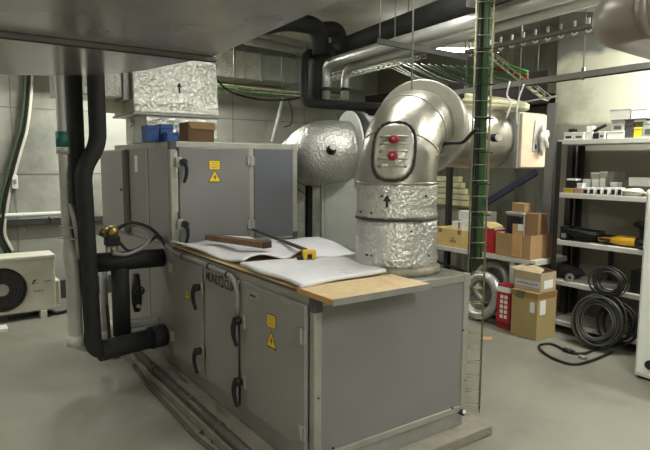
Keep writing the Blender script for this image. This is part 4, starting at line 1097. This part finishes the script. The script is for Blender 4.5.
shelf_box('grey_block', 'tall dull grey block behind the pile on the second shelf', 'box', 608, 613.5, 171.5, 3.61, .2, T, M('dull grey card', '#6e6b62', .7), group=Gs)
A = P3(633, 192, 3.56)
t = thing('plastic_bag', 'crumpled cloudy plastic bag lying on the second shelf', 'bag', (3.56, A.y, T))
build('bag', MB().blob((3.56, A.y, T+.034), .05, .11, .033, 3, .2), clear_m, t)
build('knot', MB().blob((3.56, A.y-.115, T+.03), .015, .02, .015, 5, .3), clear_m, t)
_, _, _, zk = shelf_box('brown_carton', 'wide drab brown carton at the right of second shelf', 'box', 629, 655, 186, 3.64, .2, T, M('drab card', '#6f6757', .7), group=Gs)
shelf_box('long_carton', 'long white carton lying on the drab brown carton', 'box', 629, 652, 177.5, 3.635, .16, zk, white_m, group=Gs)
# third shelf
T = zs[2]
shelf_box('black_case', 'black case with pale lens cap at the left of third shelf', 'case', 560.5, 568, 226, 3.52, .1, T, blk_m, band=teflon_m)
A = P3(582, 236, 3.58)
cb_ = MB(); rnd = random.Random(3)
for k in range(7):
    pts = []
    for j in range(22):
        a = 2*PI*j/22; rr = .07+.015*k*.7
        pts.append((3.61+rr*math.cos(a)*.8+.01*math.sin(k), A.y+rr*1.5*math.sin(a)+.012*math.cos(3*k), T+.014+.015*k+.006*math.sin(3*a+k)))
    cb_.tube(pts, .011, 6, closed=True)
tag(build('cable_coil', cb_, blk_m), 'low heap of black coiled cable on the third shelf', 'cable')
A, B = P3(599, 237, 3.58), P3(637, 240, 3.58)
ag = thing('angle_grinder', 'yellow and black power tool lying on the third shelf', 'power tool', (3.58, (A.y+B.y)/2, T))
zc_ = T+.05
yA_, yB_ = A.y, B.y
build('handle_body', MB().tube([(3.58, yA_, zc_-.005), (3.58, yA_-.1, zc_-.005), (3.58, yA_-.15, zc_), (3.58, yA_-.2, zc_+.005), (3.58, yB_, zc_+.005)], [.022, .026, .034, .046, .046], 16), M('tool yellow', '#c79413', .45), ag)
build('gear_head', MB().tube([(3.58, yB_, zc_), (3.58, yB_-.06, zc_), (3.58, yB_-.1, zc_)], [.045, .043, .03], 16), darkm_m, ag)
build('guard', MB().disc_ring((3.56, yB_-.09, T+.02), (0, 0, 1), .065, .02, .02, 24), darkm_m, ag)
build('switch', MB().box(3.525, 3.545, yA_-.13, yA_-.03, zc_-.01, zc_+.01), blk_m, ag, .004)
build('base_shoe', MB().box(3.55, 3.61, yA_-.12, yA_-.06, T+.001, zc_-.02), darkm_m, ag, .004)
A = P3(643, 232, 3.66)
dr_ = thing('cordless_drill', 'black cordless drill standing behind the yellow tool', 'power tool', (3.68, A.y, T))
build('battery', MB().box(3.64, 3.74, A.y-.06, A.y+.04, T+.001, T+.06), blk_m, dr_, .008)
build('grip', MB().hexa([(3.665, A.y-.03, T+.06), (3.715, A.y-.03, T+.06), (3.715, A.y+.02, T+.06), (3.665, A.y+.02, T+.06), (3.665, A.y-.01, T+.16), (3.715, A.y-.01, T+.16), (3.715, A.y+.045, T+.16), (3.665, A.y+.045, T+.16)]), blk_m, dr_, .008)
build('motor', MB().tube([(3.69, A.y-.09, T+.185), (3.69, A.y+.03, T+.195), (3.69, A.y+.09, T+.20)], [.035, .036, .018], 14), blk_m, dr_)
tag(build('flat_bar', MB().box(3.70, 3.76, P3(625, 233, 3.7).y, P3(590, 233, 3.7).y, T+.001, T+.075), darkm_m, bevel=.005), 'dark flat tool case behind the yellow power tool', 'case')
# fourth shelf
T = zs[3]
A = P3(562, 272, 3.62); tag(build('dark_bag', MB().blob((3.66, A.y-.04, T+.065), .09, .15, .062, 9, .14), black_m), 'black soft bag slumped at the left of fourth shelf', 'bag')
A = P3(570, 277, 3.53)
tr = thing('tape_roll', 'grey tape roll standing on the fourth shelf front', 'tape', (3.53, A.y, T))
build('roll', MB().disc_ring((3.53, A.y, T+.041), (1, .3, 0), .04, .02, .04, 24), M('grey tape', '#6b6a66', .5), tr)
build('core', MB().disc_ring((3.53, A.y, T+.041), (1, .3, 0), .0205, .016, .042, 20), card_m, tr)
t, _, _, _ = shelf_box('black_crate', 'black plastic crate at the right of the fourth shelf', 'crate', 631, 650, 270, 3.56, .28, T, blk_m, lid=darkm_m)
def coil_on(X, cy, cz, r0, turns, rr, name, label, mat, tilt, sq=1., seed=1):
    mb = MB(); rnd = random.Random(seed)
    for k in range(turns):
        r_ = r0*(.66+.36*rnd.random()); oy, oz, ox = rnd.uniform(-.03, .03), rnd.uniform(-.02, .02), rnd.uniform(-.035, .035)
        pts = []
        for j in range(40):
            a = 2*PI*j/40
            h = r_*math.sin(a)*sq
            pts.append((X+ox+tilt*h, cy+oy+r_*math.cos(a), cz+oz+h))
        mb.tube(pts, rr, 6, closed=True)
    return tag(build(name, mb, mat), label, 'cable coil')
A = P3(612, 283, 3.49)
coil_on(3.45, A.y+.02, A.z+.005, .15, 16, .0055, 'cable_coil', 'loops of black cable hanging over the fourth shelf front', M('dark cable', '#26251f', .5), .05, .85, 4)
A = P3(594, 333, 3.30)
coil_on(3.34, A.y, .25, .225, 22, .0085, 'hose_coil', 'large coil of dark hose leaning against the bottom shelf', M('dark hose', '#33322c', .5), .25, 1.0, 6)
A = P3(612, 335, 3.36)
coil_on(3.42, A.y, .25, .20, 6, .009, 'cable_coil', 'looser coil of black cable behind the large hose coil', blk_m, .15, 1.05, 8)
fh = [at(x_, y_, z=.014) for x_, y_ in ((612, 352), (590, 361), (572, 364), (553, 358), (541, 350), (540, 345), (552, 344), (570, 352), (585, 353), (600, 347))]
tag(build('floor_cable', MB().tube(spline(fh, 6), .011, 8), blk_m), 'black cable looping on the floor before the shelf', 'cable')
q = at(583, 357, z=.02); 
pg = thing('cable_plug', 'small pale cable connector on the floor by the hose coil', 'plug', (q.x, q.y, 0))
build('shell', MB().cyl((q.x-.0, q.y+.035, .018), (q.x, q.y-.02, .018), .016, 12), teflon_m, pg); build('pin', MB().cyl((q.x, q.y-.02, .018), (q.x, q.y-.04, .018), .008, 8), brass_m, pg)
q = at(569, 351, z=.02)
pg = thing('cable_plug', 'black cable connector on the floor left of the pale one', 'plug', (q.x, q.y, 0))
build('shell', MB().cyl((q.x, q.y+.05, .022), (q.x, q.y-.03, .022), .021, 12), blk_m, pg); build('collar', MB().cyl((q.x, q.y-.03, .022), (q.x, q.y-.05, .022), .016, 12), darkm_m, pg)

# white appliance at the right edge
wa = thing('white_cabinet', 'white metal cabinet at the right edge with a round black port', 'cabinet', (3.2, -.5, 0))
build('body', MB().box(2.93, 3.44, -.95, -.115, .02, 1.46), white_m, wa, .012)
build('door', MB().box(2.915, 2.928, -.94, -.135, .05, 1.44), white_m, wa, .004)
q = at(650, 365, x=2.913)
build('port', MB().cyl((2.914, q.y, q.z), (2.90, q.y, q.z), .035, 24), blk_m, wa)
build('foot', MB().box(2.95, 3.42, -.93, -.13, 0, .02), blk_m, wa)

# ------------------------------------------------------------------ racking in the recess
RX0, RX1, RY0, RY1 = 3.32, 3.92, 1.06, 2.75
rk = thing('pallet_rack', 'low racking with pale shelf and blue brace beyond the machine', 'rack', (3.6, 1.9, 0))
zr2 = at(480, 252, x=RX0).z
build('shelf_board', MB().box(RX0, RX1, RY0, RY1, zr2-.05, zr2), shelf_m, rk, .004)
build('shelf_board', MB().box(RX0, RX1, RY0, RY1, .06, .10), M('dusty shelf', '#8f8c80', .7), rk, .004)
build('post', MB().box(RX0+.02, RX0+.075, RY0+.25, RY0+.31, 0, zr2-.05), shelf_m, rk)
build('post', MB().box(RX0+.02, RX0+.075, RY1-.35, RY1-.29, 0, zr2-.05), shelf_m, rk)
build('post', MB().box(RX1-.06, RX1, RY0, RY0+.06, 0, 2.0), post_m, rk)
build('post', MB().box(RX1-.06, RX1, RY1-.06, RY1, 0, 2.0), post_m, rk)
build('brace', MB().bar(at(536, 172, x=RX1-.02), at(484, 204, x=RX1-.02), .04, .07), pole_m, rk)
build('cross_rail', MB().bar(at(436, 261, x=RX0+.03), at(466, 272, x=RX0+.03), .03, .02).bar(at(438, 267, x=RX0+.03), at(466, 276, x=RX0+.03), .03, .02), blk_m, rk)

def carton(name, label, x0, x1, ytop, ybot_or_z, X, dep, mat, open_top=False, tape=True, patch=None, group=None, cat='box'):
    A = P3(x0, ytop, X); B = P3(x1, ytop, X); y0, y1 = B.y, A.y; zb = ybot_or_z+.001; z1 = (A.z+B.z)/2
    t = thing(name, label, cat, (X+dep/2, (y0+y1)/2, zb), group)
    if open_top:
        w_ = .006; mb = MB()
        mb.box(X, X+w_, y0, y1, zb, z1); mb.box(X+dep-w_, X+dep, y0, y1, zb, z1); mb.box(X+w_, X+dep-w_, y0, y0+w_, zb, z1); mb.box(X+w_, X+dep-w_, y1-w_, y1, zb, z1); mb.box(X+w_, X+dep-w_, y0+w_, y1-w_, zb, zb+w_)
        build('body', mb, mat, t)
    else:
        build('body', MB().box(X, X+dep, y0, y1, zb, z1), mat, t, .004)
        sm = MB(); sm.box(X+dep*.5-.002, X+dep*.5+.002, y0, y1, z1, z1+.002)
        build('flap_seam', sm, cardd_m, t)
    if tape: 
        ym = (y0+y1)/2
        build('tape', MB().box(X-.0015, X, y0+.02, y1-.02, z1-.05, z1-.005) if tape == 'top' else MB().box(X-.0015, X, ym-.025, ym+.025, z1-(z1-zb)*.35, z1), tape_m, t)
    if patch: build('label_patch', MB().box(X-.003, X-.0015, y0+(y1-y0)*patch[0], y0+(y1-y0)*patch[1], zb+(z1-zb)*patch[2], zb+(z1-zb)*patch[3]), patch[4], t)
    return t, y0, y1, zb, z1
Gr = 'boxes on the racking shelf'
zr_ = zr2
c_, y0, y1, zb, z1 = carton('pale_carton', 'long pale cardboard carton with two tape tabs on the racking', 434, 471, 229, zr_, RX0+.02, .4, cardy_m, tape=None, group=Gr)
for f in (.3, .82): build('tape', MB().box(RX0+.018, RX0+.0195, y0+(y1-y0)*f-.025, y0+(y1-y0)*f+.025, z1-.055, z1), tape_m, c_)
build('printed_mark', MB().box(RX0+.018, RX0+.0195, y0+(y1-y0)*.38, y0+(y1-y0)*.55, zb+.05, zb+.08).box(RX0+.018, RX0+.0195, y0+(y1-y0)*.42, y0+(y1-y0)*.50, zb+.09, zb+.11), M('faded red print', '#a07050', .7), c_)
zt3 = z1
carton('white_box', 'small low white box on the long pale carton', 452, 461, 221.5, zt3, RX0+.06, .15, white_m, tape=None, patch=(.1, .3, .05, .95, cardd_m), group=Gr)
carton('white_box', 'white box beneath another on the long pale carton', 461.5, 471, 220.5, zt3, RX0+.06, .15, white_m, tape=None, group=Gr)
carton('white_box', 'upper white box stacked on the lower one, long pale carton', 458.5, 470, 211, P3(465, 220.5, RX0+.06).z, RX0+.065, .14, white_m, tape=None, group=Gr)
c_, y0, y1, zb, z1 = carton('red_crate', 'open red box between the green cables and brown carton', 480, 495, 229.5, zr_, RX0+.03, .3, red_m, True, tape=None, group=Gr)
build('packing', MB().blob((RX0+.16, (y0+y1)/2, z1-.01), .1, .07, .05, 2, .4), off_m, c_)
fA, fB, fC = P3(482, 223, RX0+.1), P3(489, 232, RX0-.02), P3(504, 228, RX0+.0)
tag(build('cardboard_flap', MB().extr([P3(482, 222, RX0+.12), P3(490, 229, RX0+.0), P3(503, 226.5, RX0+.0), P3(496, 222.5, RX0+.12)], (0, 0, .006)), cardy_m), 'pale bent cardboard flap over the open red box', 'flap')
carton('white_bag_box', 'crumpled whitish paper parcel standing behind the red box', 481, 490, 212, zr_, RX0+.36, .12, M('greyed paper', '#a29f92', .8, 0, .15, 14, .5, 20), tape=None, group=Gr)
c_, y0, y1, zb, z1 = carton('open_carton', 'open brown cardboard carton with tall side flap on racking', 496, 531, 234, zr_, RX0+.0, .36, card_m, True, tape=None, group=Gr)
A, B = P3(513, 223.5, RX0-.002), P3(522.5, 223.5, RX0-.002)
fp = build('side_flap', MB().box(RX0-.006, RX0-.001, B.y, A.y, zb+.01, A.z), M('lighter cardboard', '#b58d5e', .8), c_)
A, B = P3(518, 224, RX0-.008), P3(523, 231, RX0-.008); build('label_patch', MB().box(RX0-.009, RX0-.0065, B.y, A.y, B.z, A.z), white_m, fp)
carton('brown_carton', 'tall dim brown carton inside the open brown one', 525, 539, 213.5, zr_+.01, RX0+.16, .15, cardd_m, tape=None, group=Gr)
c_, y0, y1, zb, z1 = carton('finned_heater', 'grey finned metal heater box sticking out of the open carton', 507, 524, 214, zr_+.01, RX0+.14, .14, teflon_m, tape=None, cat='heater')
fn = MB()
for k in range(12): 
    y = y0+.01+(y1-y0-.02)*k/11; fn.box(RX0+.132, RX0+.14, y-.003, y+.003, zb+.02, z1-.02)
build('fin', fn, darkm_m, c_)
build('rim', MB().box(RX0+.125, RX0+.285, y0-.008, y1+.008, z1, z1+.018), M('pale rim', '#b3b0a4', .5), c_)
carton('small_carton', 'small brown carton on top of the finned heater box', 512, 525, 203, z1+.02, RX0+.16, .1, card_m, tape=None, group=Gr)
# cream boards and dirty panel against the recess wall
xw = RX1+.12
sl = thing('shutter_stack', 'cream slatted shutter panel leaning behind the pale carton', 'shutter', (xw, 2.9, 0))
a_, b_ = P3(436, 180, xw), P3(473, 180, xw)
zlo, zhi = P3(450, 205, xw).z, P3(450, 176, xw).z
for k in range(5):
    z = zlo+(zhi-zlo)*k/5; cut = .05*k
    build('slat', MB().box(xw-.02-.004*k, xw+.04, b_.y+cut, a_.y+.3, z+.004, zlo+(zhi-zlo)*(k+1)/5-.006), corr_m, sl, .004)
build('backing', MB().box(xw+.0, xw+.05, b_.y, a_.y+.3, .0, zlo), dirty_m, sl)
build('bottom_bar', MB().box(xw-.025, xw+.04, b_.y-.05, a_.y+.3, zlo-.02, zlo+.004), M('olive bar', '#6e6a4e', .6), sl)
# dark grey panel, and boards added above to stand in for the recess's shade
pn_ = thing('grey_side_panel', 'dark grey upright panel beside the shelf behind the damper box', 'panel', (4.2, YN+.05, 0))
build('panel', MB().box(XR-.02, 4.74, YN+.002, YN+.06, 0, 2.28), gdoor_m, pn_)
build('edge_trim', MB().box(XR-.035, XR-.02, YN-.03, YN+.07, 0, 2.28), gdoor_m, pn_)
db = thing('recess_shade_boards', 'maroon shade boards added in place of the dark void under the recess ceiling', 'boards', (4.3, 2.6, 2.3))
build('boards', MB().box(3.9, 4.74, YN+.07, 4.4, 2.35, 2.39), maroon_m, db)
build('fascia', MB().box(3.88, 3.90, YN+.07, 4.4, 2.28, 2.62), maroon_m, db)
build('hanger', MB().cyl((4.0, 1.6, 2.39), (4.0, 1.6, H), .006, 6).cyl((4.6, 4.0, 2.39), (4.6, 4.0, H), .006, 6), wire_m, db)
tag(build('steel_rod', MB().cyl(at(522, 103, x=3.8), at(558, 96, x=3.8), .012, 8), strut_m), 'thin steel rod beside the cream hose coil', 'rod')

# floor boxes
sx_ = 3.08
q0, q1 = at(511, 331, z=0), at(538, 342, z=0)
bc = thing('tall_carton', 'tall brown cardboard carton on the floor beside the shelf', 'box', (sx_+.2, 1.0, 0))
y0, y1 = at(538, 300, x=sx_).y, at(511.5, 300, x=sx_).y
ztop = at(525, 291, x=sx_).z
build('body', MB().box(sx_, sx_+.30, y0, y1, .0, ztop), M('kraft cardboard', '#9a8658', .8, 0, .06, 5), bc, .005)
build('tape', MB().box(sx_-.002, sx_+.302, y0-.002, y1+.002, ztop-.06, ztop-.004), tape_m, bc)
build('tape', MB().box(sx_+.13, sx_+.18, y0-.001, y1+.001, ztop-.001, ztop+.0015), tape_m, bc)
build('label_patch', MB().box(sx_+.03, sx_+.12, y0-.0045, y0-.0025, ztop-.21, ztop-.075), white_m, bc)
build('label_patch', MB().box(sx_-.0035, sx_-.0022, y0+.03, y0+.08, ztop-.19, ztop-.09), white_m, bc)
build('green_sticker', MB().extr([(sx_-.0035, y1-.04, ztop-.07), (sx_-.0035, y1-.13, ztop-.08), (sx_-.0035, y1-.16, ztop+.0), (sx_-.0035, y1-.07, ztop-.0)], (.001, 0, 0)), M('dull green label', '#4f5d3a', .6), bc)
pc = thing('printed_carton', 'smaller printed carton with open flaps on the tall brown carton', 'box', (sx_+.15, 1.0, ztop))
y0b, y1b = at(541, 280, x=sx_+.03).y, at(514.5, 280, x=sx_+.03).y; zpt = at(525, 271, x=sx_+.03).z
mb = MB(); w_ = .005; xA, xB = sx_+.03, sx_+.27; zb = ztop+.002
mb.box(xA, xA+w_, y0b, y1b, zb, zpt); mb.box(xB-w_, xB, y0b, y1b, zb, zpt); mb.box(xA+w_, xB-w_, y0b, y0b+w_, zb, zpt); mb.box(xA+w_, xB-w_, y1b-w_, y1b, zb, zpt); mb.box(xA+w_, xB-w_, y0b+w_, y1b-w_, zb, zb+w_)
kraft2 = M('greyed kraft', '#a39273', .8)
build('body', mb, kraft2, pc)
build('printed_band', MB().box(xA-.002, xA-.0003, y0b+.01, y1b-.01, zb+.04, zb+.10), M('pale print band', '#b9b4ae', .6), pc)
tx = MB()
for k in range(9): tx.box(xA-.003, xA-.002, y0b+.03+k*.026, y0b+.045+k*.026, zb+.06, zb+.078)
build('printed_text', tx, M('violet print', '#5b5580', .6), pc)
build('side_label', MB().box(xA+.05, xA+.19, y0b-.002, y0b-.0003, zb+.03, zb+.11), white_m, pc)
build('flap', MB().extr([(xA+w_, y1b-.01, zpt), (xA+w_, y0b+.01, zpt), (xA+.08, y0b+.02, zpt+.03), (xA+.09, (y0b+y1b)/2, zpt+.055), (xA+.08, y1b-.02, zpt+.02)], (.003, 0, .001)), kraft2, pc)
build('flap', MB().extr([(xB-w_, y1b-.01, zpt), (xB-w_, y0b+.01, zpt), (xB-.09, y0b+.05, zpt+.03), (xB-.07, y1b-.03, zpt+.05)], (.003, 0, .001)), card_m, pc)
build('side_flap', MB().extr([(xA+.01, y1b, zpt), (xB-.01, y1b, zpt), (xB-.02, y1b+.06, zpt+.015), (xA+.02, y1b+.06, zpt+.01)], (0, 0, .003)), kraft2, pc)
# red printed box
rx = 3.16
y0, y1 = at(510.5, 300, x=rx).y, at(498.5, 300, x=rx).y
y0 = max(y0, at(511.5, 300, x=sx_).y+.012); y1 = y0+.16
zt4 = at(505, 285, x=rx).z
rb_ = thing('red_printed_box', 'red box with white printed grid standing beside the tall carton', 'box', (rx+.1, (y0+y1)/2, 0))
zb_ = 0.02
build('body', MB().box(rx, rx+.12, y0, y1, .0, zt4), red_m, rb_, .003)
build('white_top', MB().box(rx-.002, rx+.121, y0-.001, y1+.001, zt4-.075, zt4-.02), white_m, rb_)
pr_ = MB()
for i in range(5):
    for j in range(2): pr_.box(rx-.003, rx-.0003, y0+.035+j*.05, y0+.07+j*.05, zt4-.14-i*.05, zt4-.105-i*.05)
build('printed_grid', pr_, white_m, rb_)
build('base_band', MB().box(rx-.002, rx-.0003, y0, y1, .03, .07), M('dark red print', '#6a1218', .6), rb_)
# silver flexible duct coils
cm = M('silver flexible duct', '#a9a9a2', .35, .6, .08, 10)
for k, (lab, px_, py_, X, r_) in enumerate((('front ring of silver flexible duct coiled below the racking', 481, 296, 3.24, .20), ('rear ring of silver flexible duct coiled below the racking', 492, 291, 3.50, .20))):
    A = P3(px_, py_, X); mb = MB(); n = 96
    pts = []; rs = []
    cz = .10+.001+r_+.052 if k else .05+r_+.01
    for j in range(n):
        a = 2*PI*j/n; pts.append((X+.10*math.sin(a)*.5, A.y+r_*math.cos(a), cz+r_*math.sin(a)*1.0)); 
    for j in range(n): rs.append(.052+.004*(1 if j % 2 else -1))
    mb.tube(pts, rs, 14, closed=True)
    tag(build('flexible_duct_coil', mb, cm), lab, 'flexible duct', 'silver flexible duct rings')
# scrap on the floor
q = at(486, 338, z=.01); tag(build('cardboard_scrap', MB().prism([(q.x-.09, q.y+.02), (q.x+.0, q.y-.06), (q.x+.09, q.y-.01), (q.x+.02, q.y+.07)], .001, .008), M('orange brown scrap', '#a88a62', .8)), 'flat scrap of cardboard on the floor before the rack', 'scrap')

# ------------------------------------------------------------------ lamps
tube_m = emis('fluorescent tube', '#fbfff0', 14)
def fixture(label, c, ln, ax, power, size=.12, col=(.99, 1, .96), drop=True):
    c = Vector(c); ax = Vector(ax)
    t = thing('fluorescent_light', label, 'light', c, 'fluorescent ceiling lights')
    s_ = Vector((-ax.y, ax.x, 0))
    build('housing', MB().obox(c+Zv*.05, ax, s_, Zv, ln/2, .06, .03), white_m, t, .006)
    for k in (-1, 1): build('tube', MB().cyl(c-ax*(ln/2-.04)+s_*.03*k, c+ax*(ln/2-.04)+s_*.03*k, .013, 10), tube_m, t)
    for k in (-1, 1): build('end_cap', MB().obox(c+ax*(ln/2-.02)*k+Zv*.01, ax, s_, Zv, .015, .055, .02), white_m, t)
    build('hanger', MB().cyl(c+ax*ln*.3+Zv*.07, (c.x+ax.x*ln*.3, c.y+ax.y*ln*.3, H), .004, 6).cyl(c-ax*ln*.3+Zv*.07, (c.x-ax.x*ln*.3, c.y-ax.y*ln*.3, H), .004, 6), wire_m, t)
    ld = bpy.data.lights.new('lamp', 'AREA'); ld.shape = 'RECTANGLE'; ld.size = ln; ld.size_y = size; ld.energy = power; ld.color = col
    lo_ = bpy.data.objects.new('lamp', ld); COL.objects.link(lo_); lo_.parent = t
    lo_.location = (0, 0, -.03); lo_.rotation_euler = (0, 0, math.atan2(ax.y, ax.x))
    lu = ld.copy(); lu.energy = power*.35; l2 = bpy.data.objects.new('lamp', lu); COL.objects.link(l2); l2.parent = t
    l2.location = (0, 0, .095); l2.rotation_euler = (PI, 0, math.atan2(ax.y, ax.x))
    return t
LF = at(449, 50.5, d=6.6)
fixture('lit fluorescent fitting seen behind the sloping cables', LF, 1.2, (.82, -.57, 0), 7)
fixture('fluorescent fitting above the shelf, near the right wall', (3.3, -.35, 3.0), 1.2, (0, 1, 0), 52)
fixture('fluorescent fitting above the far back corner behind the machine', (.55, 4.25, 2.98), 1.2, (1, 0, 0), 48)
fixture('fluorescent fitting over the condenser at the back left', (-2.6, 3.4, 2.98), 1.2, (0, 1, 0), 20)
fixture('added fluorescent fill light, unseen behind the camera on the right', (-.5, -3.0, 3.0), 1.2, (0, 1, 0), 60)  # fill lamp added behind the camera to soften the contrast
fixture('fluorescent fitting above the aisle in front of the unit', (1.9, -1.3, 3.05), 1.2, (0, 1, 0), 32)
fixture('added fluorescent fill light, out of view directly above the riser duct', (1.15, .55, 3.12), 1.2, (1, 0, 0), 15)  # lamp added just out of view to brighten the white plenum
fixture('added fluorescent fill light, unseen behind the camera on the left', (-3.0, -1.4, 3.0), 1.2, (0, 1, 0), 80)  # second unseen fill lamp, added to light the unit's left face

w = bpy.data.worlds.new('world'); SC.world = w; w.use_nodes = True
w.node_tree.nodes['Background'].inputs[0].default_value = (.9, 1, .9, 1); w.node_tree.nodes['Background'].inputs[1].default_value = .02

SC.view_settings.view_transform = 'Standard'; SC.view_settings.look = 'None'
SC.view_settings.exposure = 0.6; SC.view_settings.gamma = 1; SC.view_settings.use_curve_mapping = False
